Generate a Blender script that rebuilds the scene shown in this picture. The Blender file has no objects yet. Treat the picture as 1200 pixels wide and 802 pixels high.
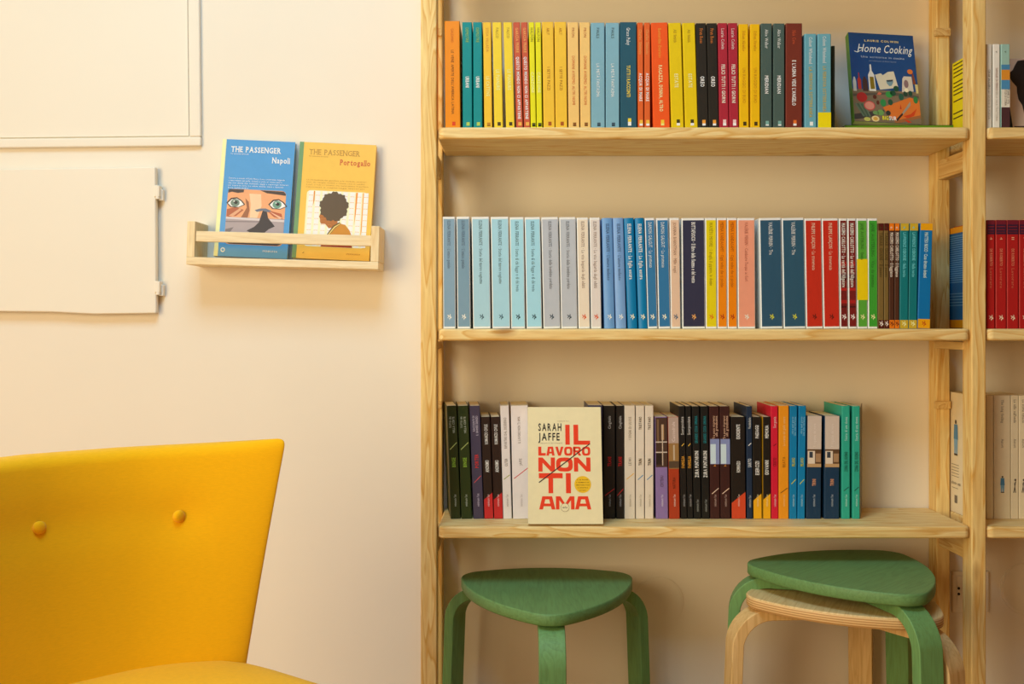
import bpy, bmesh, math, random
from mathutils import Vector, Matrix
random.seed(7)
R = math.radians
scene = bpy.context.scene
COL = scene.collection

# ------------------------------------------------------------------ camera
CAM_Y, CZ, F, CX, HY = -2.11, 0.96, 1167.0, 600.0, 378.0     # wall at y=0, floor at z=0
cam_d = bpy.data.cameras.new('camera'); cam = bpy.data.objects.new('camera', cam_d); COL.objects.link(cam)
cam.location = (0, CAM_Y, CZ); cam.rotation_euler = (R(90), 0, 0)
cam_d.sensor_width = 36.0; cam_d.lens = 36.0 * F / 1200.0
cam_d.shift_y = -(401 - HY) / 1200.0
cam_d.clip_start = 0.05
scene.camera = cam

# ------------------------------------------------------------------ light
world = bpy.data.worlds.new('world'); scene.world = world; world.use_nodes = True
bg = world.node_tree.nodes['Background']
bg.inputs['Color'].default_value = (1.0, 0.68, 0.36, 1); bg.inputs['Strength'].default_value = 0.36

def area(name, loc, target, sx, sy, power, color):
    l = bpy.data.lights.new(name, 'AREA'); l.shape = 'RECTANGLE'; l.size = sx; l.size_y = sy
    l.energy = power; l.color = color
    o = bpy.data.objects.new(name, l); COL.objects.link(o); o.location = loc
    o.rotation_euler = (Vector(target) - Vector(loc)).to_track_quat('-Z', 'Y').to_euler()
    return o
area('window_daylight', (-1.95, -2.75, 1.30), (0.5, 0, 0.9), 1.5, 1.7, 65, (1.0, 0.81, 0.48))
area('ceiling_lamp_light', (-0.40, -1.45, 2.70), (-0.40, -1.2, 0.0), 0.9, 0.9, 35, (0.37, 0.70, 0.97))
scene.view_settings.view_transform = 'Standard'; scene.view_settings.look = 'None'
scene.view_settings.gamma = 1.0; scene.view_settings.use_curve_mapping = False
scene.view_settings.exposure = 0.0

# ------------------------------------------------------------------ helpers
def px(x, y, Y):
    d = Y - CAM_Y
    return Vector(((x - CX) * d / F, Y, CZ - (y - HY) * d / F))
def lin(c):
    return tuple(((v / 255) / 12.92 if v / 255 <= 0.04045 else ((v / 255 + 0.055) / 1.055) ** 2.4) for v in c)

class M:                                           # collects geometry for one mesh object
    def __init__(s): s.v = []; s.f = []; s.mi = []
    def add(s, vs, fs, mi=0):
        n = len(s.v); s.v += [tuple(p) for p in vs]
        for f in fs: s.f.append([n + i for i in f]); s.mi.append(mi)
    def box(s, x0, x1, y0, y1, z0, z1, mi=0):
        vs = [(x, y, z) for z in (z0, z1) for y in (y0, y1) for x in (x0, x1)]
        s.add(vs, [(0, 2, 3, 1), (4, 5, 7, 6), (0, 1, 5, 4), (1, 3, 7, 5), (3, 2, 6, 7), (2, 0, 4, 6)], mi)
    def prism(s, pts, axis, a, b, mi=0):           # 2-D polygon extruded along an axis
        n = len(pts)
        def q(p, t): return {'x': (t, p[0], p[1]), 'y': (p[0], t, p[1]), 'z': (p[0], p[1], t)}[axis]
        vs = [q(p, a) for p in pts] + [q(p, b) for p in pts]
        fs = [list(range(n))[::-1], list(range(n, 2 * n))] + [(i, (i + 1) % n, n + (i + 1) % n, n + i) for i in range(n)]
        s.add(vs, fs, mi)
    def build(s, name, mats, parent=None, smooth=False, bevel=0, segs=2, kind=None, auto=None):
        me = bpy.data.meshes.new(name); me.from_pydata(s.v, [], s.f); me.update()
        for m in (mats if isinstance(mats, (list, tuple)) else [mats]): me.materials.append(m)
        if len(me.materials) > 1: me.polygons.foreach_set('material_index', s.mi)
        bm = bmesh.new(); bm.from_mesh(me)
        bmesh.ops.recalc_face_normals(bm, faces=bm.faces)
        bm.to_mesh(me); bm.free()
        if smooth: me.shade_smooth()
        o = bpy.data.objects.new(name, me); COL.objects.link(o); o.parent = parent
        if bevel:
            b = o.modifiers.new('bevel', 'BEVEL'); b.width = bevel; b.segments = segs; b.limit_method = 'ANGLE'; b.angle_limit = R(40)
            me.shade_smooth()
            w = o.modifiers.new('wn', 'WEIGHTED_NORMAL'); w.keep_sharp = True
        if kind: o['kind'] = kind
        return o

LABELS = {}
def tag(o, label, cat, group=None, kind=None):
    if kind != 'structure':
        assert label not in LABELS, label
        LABELS[label] = 1
    o['label'] = label; o['category'] = cat
    if group: o['group'] = group
    if kind: o['kind'] = kind
    return o
def empty(name, loc=(0, 0, 0), rot=(0, 0, 0)):
    o = bpy.data.objects.new(name, None); COL.objects.link(o); o.location = loc; o.rotation_euler = rot
    o.empty_display_size = 0.05
    return o

# ------------------------------------------------------------------ materials
MATS = {}
def nt(name):
    m = bpy.data.materials.new(name); m.use_nodes = True
    return m, m.node_tree, m.node_tree.nodes['Principled BSDF']
def paper(c, rough=0.42, vary=0.06, spec=0.4):     # printed card / paper of a given colour
    key = ('p', tuple(c), rough, vary)
    if key in MATS: return MATS[key]
    m, t, b = nt('print_%d_%d_%d' % tuple(c)); N = t.nodes
    tc = N.new('ShaderNodeTexCoord'); no = N.new('ShaderNodeTexNoise'); no.inputs['Scale'].default_value = 60; no.inputs['Detail'].default_value = 3
    t.links.new(tc.outputs['Object'], no.inputs['Vector'])
    mx = N.new('ShaderNodeMix'); mx.data_type = 'RGBA'
    l = [min(0.92, v * g) for v, g in zip(lin(c), (1.17, 1.20, 1.36))]     # sampled in warm light: undo its tint
    mx.inputs[6].default_value = (*[v * (1 - vary) for v in l], 1); mx.inputs[7].default_value = (*[min(1, v * (1 + vary)) for v in l], 1)
    t.links.new(no.outputs['Fac'], mx.inputs[0]); t.links.new(mx.outputs[2], b.inputs['Base Color'])
    b.inputs['Roughness'].default_value = rough; b.inputs['Specular IOR Level'].default_value = spec
    MATS[key] = m; return m
def wood(key, axis, light, dark, knots=True, fine=1.0):
    if key in MATS: return MATS[key]
    m, t, b = nt(key); N = t.nodes; L = t.links
    tc = N.new('ShaderNodeTexCoord'); oi = N.new('ShaderNodeObjectInfo')
    ad = N.new('ShaderNodeVectorMath'); ad.operation = 'ADD'
    cm = N.new('ShaderNodeVectorMath'); cm.operation = 'SCALE'; cm.inputs['Scale'].default_value = 3.7
    cb = N.new('ShaderNodeCombineXYZ')
    for k in range(3): L.new(oi.outputs['Random'], cb.inputs[k])
    L.new(cb.outputs[0], cm.inputs[0]); L.new(tc.outputs['Object'], ad.inputs[0]); L.new(cm.outputs[0], ad.inputs[1])
    mp = N.new('ShaderNodeMapping'); sc = [1.0, 1.0, 1.0]; sc['xyz'.index(axis)] = 0.09; mp.inputs['Scale'].default_value = sc
    L.new(ad.outputs[0], mp.inputs['Vector'])
    n1 = N.new('ShaderNodeTexNoise'); n1.inputs['Scale'].default_value = 22 * fine; n1.inputs['Detail'].default_value = 2; n1.inputs['Distortion'].default_value = 0.6
    L.new(mp.outputs[0], n1.inputs['Vector'])
    # growth rings: contour lines of a stretched noise field
    mu = N.new('ShaderNodeMath'); mu.operation = 'MULTIPLY'; mu.inputs[1].default_value = 9.0; L.new(n1.outputs['Fac'], mu.inputs[0])
    fr = N.new('ShaderNodeMath'); fr.operation = 'FRACT'; L.new(mu.outputs[0], fr.inputs[0])
    rp = N.new('ShaderNodeValToRGB'); e = rp.color_ramp.elements
    e[0].position = 0.0; e[0].color = (*lin(light), 1); e[1].position = 1.0; e[1].color = (*lin(light), 1)
    q = e.new(0.72); q.color = (*[0.45 * a + 0.55 * d for a, d in zip(lin(light), lin(dark))], 1)
    q = e.new(0.86); q.color = (*lin(dark), 1)
    L.new(fr.outputs[0], rp.inputs['Fac'])
    n2 = N.new('ShaderNodeTexNoise'); n2.inputs['Scale'].default_value = 240 * fine; n2.inputs['Detail'].default_value = 2; L.new(mp.outputs[0], n2.inputs['Vector'])
    mx = N.new('ShaderNodeMix'); mx.data_type = 'RGBA'; mx.blend_type = 'MULTIPLY'; mx.inputs[0].default_value = 0.5
    r2 = N.new('ShaderNodeValToRGB'); r2.color_ramp.elements[0].position = 0.3; r2.color_ramp.elements[0].color = (0.80, 0.72, 0.62, 1); r2.color_ramp.elements[1].position = 0.6
    L.new(n2.outputs['Fac'], r2.inputs['Fac']); L.new(rp.outputs[0], mx.inputs[6]); L.new(r2.outputs[0], mx.inputs[7])
    out = mx.outputs[2]
    if knots:
        mk = N.new('ShaderNodeMapping'); s2 = [5.5, 5.5, 5.5]; s2['xyz'.index(axis)] = 2.6; mk.inputs['Scale'].default_value = s2; L.new(ad.outputs[0], mk.inputs['Vector'])
        vo = N.new('ShaderNodeTexVoronoi'); vo.inputs['Scale'].default_value = 1.0; L.new(mk.outputs[0], vo.inputs['Vector'])
        r3 = N.new('ShaderNodeValToRGB'); r3.color_ramp.elements[0].position = 0.03; r3.color_ramp.elements[0].color = (0.30, 0.13, 0.04, 1)
        r3.color_ramp.elements[1].position = 0.09; r3.color_ramp.elements[1].color = (1, 1, 1, 1)
        L.new(vo.outputs['Distance'], r3.inputs['Fac'])
        m3 = N.new('ShaderNodeMix'); m3.data_type = 'RGBA'; m3.blend_type = 'MULTIPLY'; m3.inputs[0].default_value = 0.85
        L.new(out, m3.inputs[6]); L.new(r3.outputs[0], m3.inputs[7]); out = m3.outputs[2]
    L.new(out, b.inputs['Base Color'])
    b.inputs['Roughness'].default_value = 0.5; b.inputs['Specular IOR Level'].default_value = 0.3
    MATS[key] = m; return m
def plaster(key, c, bump=0.12, scale=35):
    if key in MATS: return MATS[key]
    m, t, b = nt(key); N = t.nodes; L = t.links
    tc = N.new('ShaderNodeTexCoord'); no = N.new('ShaderNodeTexNoise'); no.inputs['Scale'].default_value = scale; no.inputs['Detail'].default_value = 5
    L.new(tc.outputs['Object'], no.inputs['Vector'])
    n2 = N.new('ShaderNodeTexNoise'); n2.inputs['Scale'].default_value = 3; n2.inputs['Detail'].default_value = 3; L.new(tc.outputs['Object'], n2.inputs['Vector'])
    mx = N.new('ShaderNodeMix'); mx.data_type = 'RGBA'; l = lin(c)
    mx.inputs[6].default_value = (*[v * 0.96 for v in l], 1); mx.inputs[7].default_value = (*[min(1, v * 1.03) for v in l], 1)
    L.new(n2.outputs['Fac'], mx.inputs[0]); L.new(mx.outputs[2], b.inputs['Base Color'])
    bp = N.new('ShaderNodeBump'); bp.inputs['Strength'].default_value = bump; bp.inputs['Distance'].default_value = 0.002
    L.new(no.outputs['Fac'], bp.inputs['Height']); L.new(bp.outputs[0], b.inputs['Normal'])
    b.inputs['Roughness'].default_value = 0.75; b.inputs['Specular IOR Level'].default_value = 0.2
    MATS[key] = m; return m
def fabric(key, c):
    m, t, b = nt(key); N = t.nodes; L = t.links
    tc = N.new('ShaderNodeTexCoord')
    mp = N.new('ShaderNodeMapping'); mp.inputs['Scale'].default_value = (1, 1, 6); L.new(tc.outputs['Object'], mp.inputs['Vector'])
    no = N.new('ShaderNodeTexNoise'); no.inputs['Scale'].default_value = 130; no.inputs['Detail'].default_value = 4; L.new(mp.outputs[0], no.inputs['Vector'])
    wv = N.new('ShaderNodeTexNoise'); wv.inputs['Scale'].default_value = 900; L.new(tc.outputs['Object'], wv.inputs['Vector'])
    mx = N.new('ShaderNodeMix'); mx.data_type = 'RGBA'; l = lin(c)
    mx.inputs[6].default_value = (*[v * 0.88 for v in l], 1); mx.inputs[7].default_value = (*[min(1, v * 1.08) for v in l], 1)
    L.new(no.outputs['Fac'], mx.inputs[0]); L.new(mx.outputs[2], b.inputs['Base Color'])
    bp = N.new('ShaderNodeBump'); bp.inputs['Strength'].default_value = 0.25; bp.inputs['Distance'].default_value = 0.001
    L.new(wv.outputs['Fac'], bp.inputs['Height']); L.new(bp.outputs[0], b.inputs['Normal'])
    b.inputs['Roughness'].default_value = 0.85; b.inputs['Specular IOR Level'].default_value = 0.15
    b.inputs['Sheen Weight'].default_value = 0.15
    return m
def plyedge(key, a, c):                            # laminated plywood edge: thin plies stacked in z
    m, t, b = nt(key); N = t.nodes; L = t.links
    tc = N.new('ShaderNodeTexCoord'); sp = N.new('ShaderNodeSeparateXYZ'); L.new(tc.outputs['Object'], sp.inputs[0])
    mu = N.new('ShaderNodeMath'); mu.operation = 'MULTIPLY'; mu.inputs[1].default_value = 2 * math.pi / 0.0042; L.new(sp.outputs['Z'], mu.inputs[0])
    sn = N.new('ShaderNodeMath'); sn.operation = 'SINE'; L.new(mu.outputs[0], sn.inputs[0])
    rp = N.new('ShaderNodeValToRGB'); rp.color_ramp.elements[0].position = 0.0; rp.color_ramp.elements[0].color = (*lin(a), 1)
    rp.color_ramp.elements[1].position = 0.6; rp.color_ramp.elements[1].color = (*lin(c), 1)
    L.new(sn.outputs[0], rp.inputs['Fac']); L.new(rp.outputs[0], b.inputs['Base Color']); b.inputs['Roughness'].default_value = 0.55
    return m

PINE_X = wood('pine_x', 'x', (251, 224, 160), (230, 182, 102))
PINE_Y = wood('pine_y', 'y', (240, 206, 138), (214, 160, 84))
PINE_Z = wood('pine_z', 'z', (250, 219, 148), (228, 174, 88))
RACK_X = wood('rack_wood_x', 'x', (250, 233, 196), (242, 218, 172), knots=False)
RACK_Z = wood('rack_wood_z', 'z', (248, 229, 188), (240, 214, 166), knots=False)
WALL = plaster('wall_paint', (243, 234, 219))
PAINT = plaster('white_paint', (245, 237, 222), bump=0.05, scale=60)
PAGES = paper((238, 212, 165), rough=0.8, vary=0.12)
WHITE = paper((238, 230, 212))

# ------------------------------------------------------------------ the room
m = M(); m.box(-3.0, 3.0, 0.0, 0.12, 0.0, 2.9); o = m.build('wall_back', WALL, kind='structure')
m = M(); m.box(-3.0, 3.0, -4.9, 0.12, -0.08, 0.0)
o = m.build('floor', wood('oak_floor', 'y', (205, 150, 90), (165, 108, 58)), kind='structure')
m = M(); m.box(-3.0, 3.0, -4.9, 0.12, 2.9, 2.98); o = m.build('ceiling', PAINT, kind='structure')
m = M()                                            # left wall with a tall window opening
WX = -2.12
m.box(WX, WX + .12, -4.9, -3.55, 0, 2.9); m.box(WX, WX + .12, -1.95, 0, 0, 2.9)
m.box(WX, WX + .12, -3.55, -1.95, 0, 0.35); m.box(WX, WX + .12, -3.55, -1.95, 2.15, 2.9)
m.build('wall_left', WALL, kind='structure')
w = M(); w.box(WX + .01, WX + .09, -3.55, -3.49, 0.35, 2.15); w.box(WX + .01, WX + .09, -2.01, -1.95, 0.35, 2.15); w.box(WX + .01, WX + .09, -3.49, -2.01, 0.35, 0.41)
w.box(WX + .01, WX + .09, -3.49, -2.01, 2.09, 2.15); w.box(WX + .02, WX + .08, -2.77, -2.73, 0.41, 2.09)
w.build('window_1', PAINT, kind='structure')
m = M(); m.box(1.24, 1.36, -4.9, 0, 0, 2.9); m.build('shade_wall_right', plaster('shade_wall_brown', (96, 66, 42)), kind='structure')  # unseen wall, added close by and dark to dim the right bay
m = M(); m.box(WX + .12, 1.24, -0.014, 0, 0, 0.08); m.build('baseboard_back', PAINT, kind='structure', bevel=0.003)

# flush painted cupboard door in the wall, upper left
dr = empty('door_1'); dr['kind'] = 'structure'
a = px(237, 172, 0); b_ = px(222, 159.5, 0)
m = M(); fw = a.x - b_.x
m.box(-1.75, b_.x, -0.004, 0, b_.z - 0.0, 2.0); m.build('door_panel', PAINT, dr, bevel=0.001)
m = M(); m.box(-1.75, a.x, -0.010, 0, a.z, b_.z - 0.003); m.box(b_.x + 0.003, a.x, -0.010, 0, b_.z - 0.003, 2.0)
f = m.build('door_frame', PAINT, dr, bevel=0.003)
dr.rotation_euler = (0, R(-0.6), 0); dr.location = Vector((0, 0, 0))
# keep the right lower corner in place under that small rotation
c0 = Vector((a.x, 0, a.z)); c1 = Matrix.Rotation(R(-0.6), 3, 'Y') @ c0; dr.location = c0 - c1

# hinged hatch hanging proud of the wall
hb = empty('wall_hatch', (0, 0, 0))
p = [px(-40, 200.5, -0.02), px(182, 195.5, -0.02), px(183, 367.5, -0.02), px(110, 368.5, -0.02), px(60, 366, -0.02), px(-40, 363.5, -0.02)]
m = M(); m.prism([(v.x - (0.25 if i in (0, 5) else 0), v.z) for i, v in enumerate(p)], 'y', -0.020, -0.004)
m.build('panel', PAINT, hb, bevel=0.003)
for (hx, hy) in ((187.5, 226), (188, 338)):
    q = px(hx, hy, -0.012); m = M(); k = 2.1 / F
    m.box(q.x - 5 * k, q.x + 1 * k, -0.022, -0.001, q.z - 5 * k, q.z + 8 * k)
    m.box(q.x - 2 * k, q.x + 3.5 * k, -0.012, -0.001, q.z - 9 * k, q.z + 4 * k)
    ring = [(q.x - 1.5 * k + 0.0045 * math.cos(t), -0.018 + 0.0045 * math.sin(t)) for t in [i * math.pi / 5 for i in range(10)]]
    m.prism(ring, 'z', q.z - 8 * k, q.z + 8 * k)
    m.build('hinge', PAINT, hb, bevel=0.0012)
tag(hb, 'white painted wall hatch with two lumpy painted hinges on its right edge', 'hatch')

# painted round junction covers and a wall socket
def disc(name, x, y, r, label):
    c = px(x, y, 0); m = M()
    for (rr, y0, y1) in ((r, -0.0025, 0), (r * 0.93, -0.0034, -0.0025)):
        m.prism([(c.x + rr * math.cos(t), c.z + rr * math.sin(t)) for t in [i * math.pi / 24 for i in range(48)]], 'y', y0, y1)
    tag(m.build(name, WALL, bevel=0.0008), label, 'wall cover')
disc('junction_cover', 772, 705, 0.052, 'round wall-coloured junction box cover between the two stools')
disc('junction_cover', 1202, 690, 0.054, 'round wall-coloured junction box cover right of the right post')
s = empty('wall_socket'); m = M()
s0, s1 = px(1114.5, 669, 0), px(1157, 717, 0)
m.box(s0.x, s1.x, -0.008, 0, s1.z, s0.z); m.build('plate', PAINT, s, bevel=0.002)
m = M(); m.box(s0.x + 0.009, s1.x - 0.009, -0.0105, -0.008, s1.z + 0.009, s0.z - 0.009); ins = m.build('insert', PAINT, s, bevel=0.001)
c = px(1123.5, 692, -0.0105); m = M()
for dz in (-0.008, 0.004):
    m.prism([(c.x + 0.0028 * math.cos(t), c.z + dz + 0.0028 * math.sin(t)) for t in [i * math.pi / 6 for i in range(12)]], 'y', -0.0112, -0.0106)
m.build('socket_hole', paper((20, 16, 12)), ins)
tag(s, 'small wall socket plate behind the right shelf ladder', 'socket')

# ceiling lamp (out of frame) that carries the ceiling light
cl = empty('ceiling_lamp', (-0.40, -1.45, 2.9)); m = M(); m.box(-0.5, 0.5, -0.5, 0.5, -0.12, -0.08); m.build('panel', PAINT, cl, bevel=0.01)
m = M(); m.box(-0.05, 0.05, -0.05, 0.05, -0.08, 0.0); m.build('mount', PAINT, cl)
tag(cl, 'flat white square lamp fixed to the ceiling', 'lamp')

# ------------------------------------------------------------------ shelving
SH = {'top': 1.3348, 'mid': 0.9477, 'bot': 0.568}
FR = -0.20                                          # front plane of the shelving
PW = [(-0.1751, -0.1442), (0.8814, 0.9100), (1.195, 1.224)]
su = empty('shelving_unit', (0, 0, 0))
for i, (x0, x1) in enumerate(PW):
    m = M(); m.box(x0, x1, FR, FR + 0.040, 0, 2.02); m.build('front_post', PINE_Z, su, bevel=0.003)
    m = M(); m.box(x0, x1, -0.042, -0.001, 0, 2.02); m.build('rear_post', PINE_Z, su, bevel=0.003)
    for z0, z1 in ((1.256, 1.297), (0.497, 0.543), (1.86, 1.90), (0.06, 0.10)):
        m = M(); m.box(x0 + 0.004, x1 - 0.004, FR + 0.038, -0.040, z0, z1); m.build('rung', PINE_Y, su, bevel=0.002)
    for z0 in (0.906,):
        m = M(); m.box(x0 - 0.003, x1 - 0.002, FR + 0.030, -0.036, z0, z0 + 0.016); m.build('rung', PINE_Y, su, bevel=0.002)
    for zc in (1.562, 0.789):
        m = M(); m.box(x0 - 0.005, x1 - 0.001, -0.048, -0.040, zc - 0.008, zc + 0.008); m.build('cleat', PINE_Y, su, bevel=0.001)
def board(x0, x1, zt):
    r = 0.013; y0, y1, th = FR - 0.001, -0.003, 0.023
    pts = []
    for (cx, cy, a0) in ((x0 + r, y0 + r, 180), (x1 - r, y0 + r, 270)):
        pts += [(cx + r * math.cos(R(a0 + t)), cy + r * math.sin(R(a0 + t))) for t in range(0, 91, 15)]
    pts += [(x1, y1), (x0, y1)]
    m = M(); m.prism(pts, 'z', zt - th, zt); return m.build('shelf_board', PINE_X, su, bevel=0.0045, segs=3)
for zt in (1.335 + 0.387, SH['top'], SH['mid'], SH['bot']):
    board(PW[0][1] + 0.002, PW[1][0] - 0.001, zt); board(PW[1][1] + 0.0015, PW[2][0] - 0.001, zt)
tag(su, 'pale pine shelving unit with ladder side frames and rounded shelf boards', 'bookshelf')

# ------------------------------------------------------------------ lettering (built-in font, laid out glyph by glyph)
CHARS = sorted(set("ABCDEFGHIJKLMNOPQRSTUVWXYZabcdefghijklmnopqrstuvwxyz0123456789.,'·-ÀÈÉÇÍàèéìò"))
GLYPH = {}
def make_glyphs():
    tmp = []
    for bold in (0, 1):
        for ch in CHARS:
            cu = bpy.data.curves.new('g', 'FONT'); cu.body = ch; cu.size = 1; cu.resolution_u = 2
            cu.offset = 0.022 if bold else 0.0; cu.fill_mode = 'FRONT'
            ob = bpy.data.objects.new('g', cu); COL.objects.link(ob); tmp.append((bold, ch, ob, cu))
    bpy.context.view_layer.update(); dg = bpy.context.evaluated_depsgraph_get()
    for bold, ch, ob, cu in tmp:
        ev = ob.evaluated_get(dg); me = ev.to_mesh()
        GLYPH[bold, ch] = ([(v.co.x, v.co.y) for v in me.vertices], [list(p.vertices) for p in me.polygons])
        ev.to_mesh_clear()
    for bold, ch, ob, cu in tmp:
        bpy.data.objects.remove(ob); bpy.data.curves.remove(cu)
make_glyphs()
CAP = max(v[1] for v in GLYPH[0, 'H'][0])
def layout(text, style=''):
    """2-D geometry of a line of text, length 0..1 along u, cap height 0..1 along v."""
    bold = 1 if 'b' in style else 0; V = []; Fs = []; x = 0.0; gap = 0.20 if 'w' in style else 0.12
    for ch in text:
        if ch == ' ': x += 0.40; continue
        vs, fs = GLYPH.get((bold, ch), ([], []))
        if not vs: x += 0.25; continue
        lo = min(v[0] for v in vs); hi = max(v[0] for v in vs); n = len(V)
        V += [(v[0] - lo + x, v[1] / CAP) for v in vs]; Fs += [[n + i for i in f] for f in fs]
        if 's' in style:                            # slab serifs at the flat stroke ends
            tops = sorted(set(round(v[1], 2) for v in vs)); ends = []
            for yy in (min(vs, key=lambda v: v[1])[1], max(vs, key=lambda v: v[1])[1]):
                if ch in 'CGOQSacegopqsU' : continue
                xs = sorted(set(round(v[0] - lo, 3) for v in vs if abs(v[1] - yy) < 0.012))
                i = 0
                while i < len(xs):
                    j = i
                    while j + 1 < len(xs) and xs[j + 1] - xs[j] < 0.15: j += 1
                    ends.append((xs[i], xs[j], yy)); i = j + 1
            for (xa, xb, yy) in ends:
                n = len(V); y0 = (yy - 0.02) / CAP; y1 = (yy + 0.03) / CAP
                V += [(x + xa - 0.05, y0), (x + xb + 0.05, y0), (x + xb + 0.05, y1), (x + xa - 0.05, y1)]; Fs.append([n, n + 1, n + 2, n + 3])
        x += hi - lo + gap
    Lg = max(1e-6, x - gap)
    return [(u / Lg, v) for u, v in V], Fs, Lg

class Print:                                        # flat ink on a flat face; (x,z) plane at y = -off
    def __init__(s): s.m = {}
    def _g(s, key): return s.m.setdefault(key, M())
    def poly(s, key, pts, off):
        s._g(key).add([(p[0], -off, p[1]) for p in pts], [list(range(len(pts)))])
    def rect(s, key, x0, x1, z0, z1, off): s.poly(key, [(x0, z0), (x1, z0), (x1, z1), (x0, z1)], off)
    def ell(s, key, cx, cz, rx, rz, off, n=20, a0=0, a1=360):
        s.poly(key, [(cx + rx * math.cos(R(a0 + (a1 - a0) * i / n)), cz + rz * math.sin(R(a0 + (a1 - a0) * i / n))) for i in range(n + (0 if a1 - a0 == 360 else 1))], off)
    def text(s, key, t, a, b, h, off, style='', direction='right', c=0.0):
        """direction right: from x=a to x=b with baseline z=c; down/up: between z=a and z=b centred on x=c."""
        V, Fs, Lg = layout(t, style); P = []; sh = 0.22 if 'i' in style else 0
        for u, v in V:
            if direction == 'right': P.append((a + u * (b - a) + sh * v * h, -off, c + v * h))
            elif direction == 'down': P.append((c + (v - 0.5) * h, -off, a - u * (a - b)))
            else: P.append((c - (v - 0.5) * h, -off, b + u * (a - b)))
        s._g(key).add(P, Fs)
    def build(s, parent, mats):
        return [s.m[k].build(k[0], paper(k[1]), parent) for k in s.m]

BIRD = [(0.0, 0.78), (0.14, 0.86), (0.34, 0.80), (0.46, 0.66), (0.62, 0.74), (0.60, 0.94), (0.70, 1.0), (0.80, 0.78), (0.74, 0.62), (1.0, 0.50), (0.96, 0.34), (0.76, 0.30), (0.60, 0.20), (0.58, 0.0), (0.48, 0.14), (0.44, 0.30), (0.62, 0.42), (0.70, 0.50), (0.50, 0.54), (0.30, 0.46), (0.26, 0.30), (0.10, 0.34), (0.20, 0.54), (0.30, 0.62), (0.20, 0.72)]

# ------------------------------------------------------------------ books
ROW = {'top': dict(Y=-0.188, depth=0.132, base=150.4), 'mid': dict(Y=-0.188, depth=0.145, base=385.8), 'bot': dict(Y=-0.125, depth=0.115, base=608.8)}
def cover_mesh(t, dep, h, rnd=0.0):
    b = min(0.0012, t * 0.2); w = 0.0007; m = M()
    n = 6
    arc = [(-t / 2 + b + (t - 2 * b) * i / n, -rnd * math.sin(math.pi * i / n)) for i in range(n + 1)] if rnd else [(-t / 2 + b, 0), (t / 2 - b, 0)]
    outer = [(-t / 2, dep), (-t / 2, b)] + arc + [(t / 2, b), (t / 2, dep)]
    inner = [(-t / 2 + w, dep), (-t / 2 + w, b + w)] + [(x * (1 - 2 * w / t), y + w) for x, y in arc] + [(t / 2 - w, b + w), (t / 2 - w, dep)]
    k = len(outer)
    for lo in (0,):
        vs = [(x, y, 0) for x, y in outer] + [(x, y, 0) for x, y in inner] + [(x, y, h) for x, y in outer] + [(x, y, h) for x, y in inner]
        fs = []
        for i in range(k - 1):
            fs += [(i, i + 1, 2 * k + i + 1, 2 * k + i), (k + i, 3 * k + i, 3 * k + i + 1, k + i + 1), (i, k + i, k + i + 1, i + 1), (2 * k + i, 2 * k + i + 1, 3 * k + i + 1, 3 * k + i)]
        fs += [(0, 2 * k, 3 * k, k), (k - 1, 2 * k - 1, 4 * k - 1, 3 * k - 1)]
        m.add(vs, fs)
    return m
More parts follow.
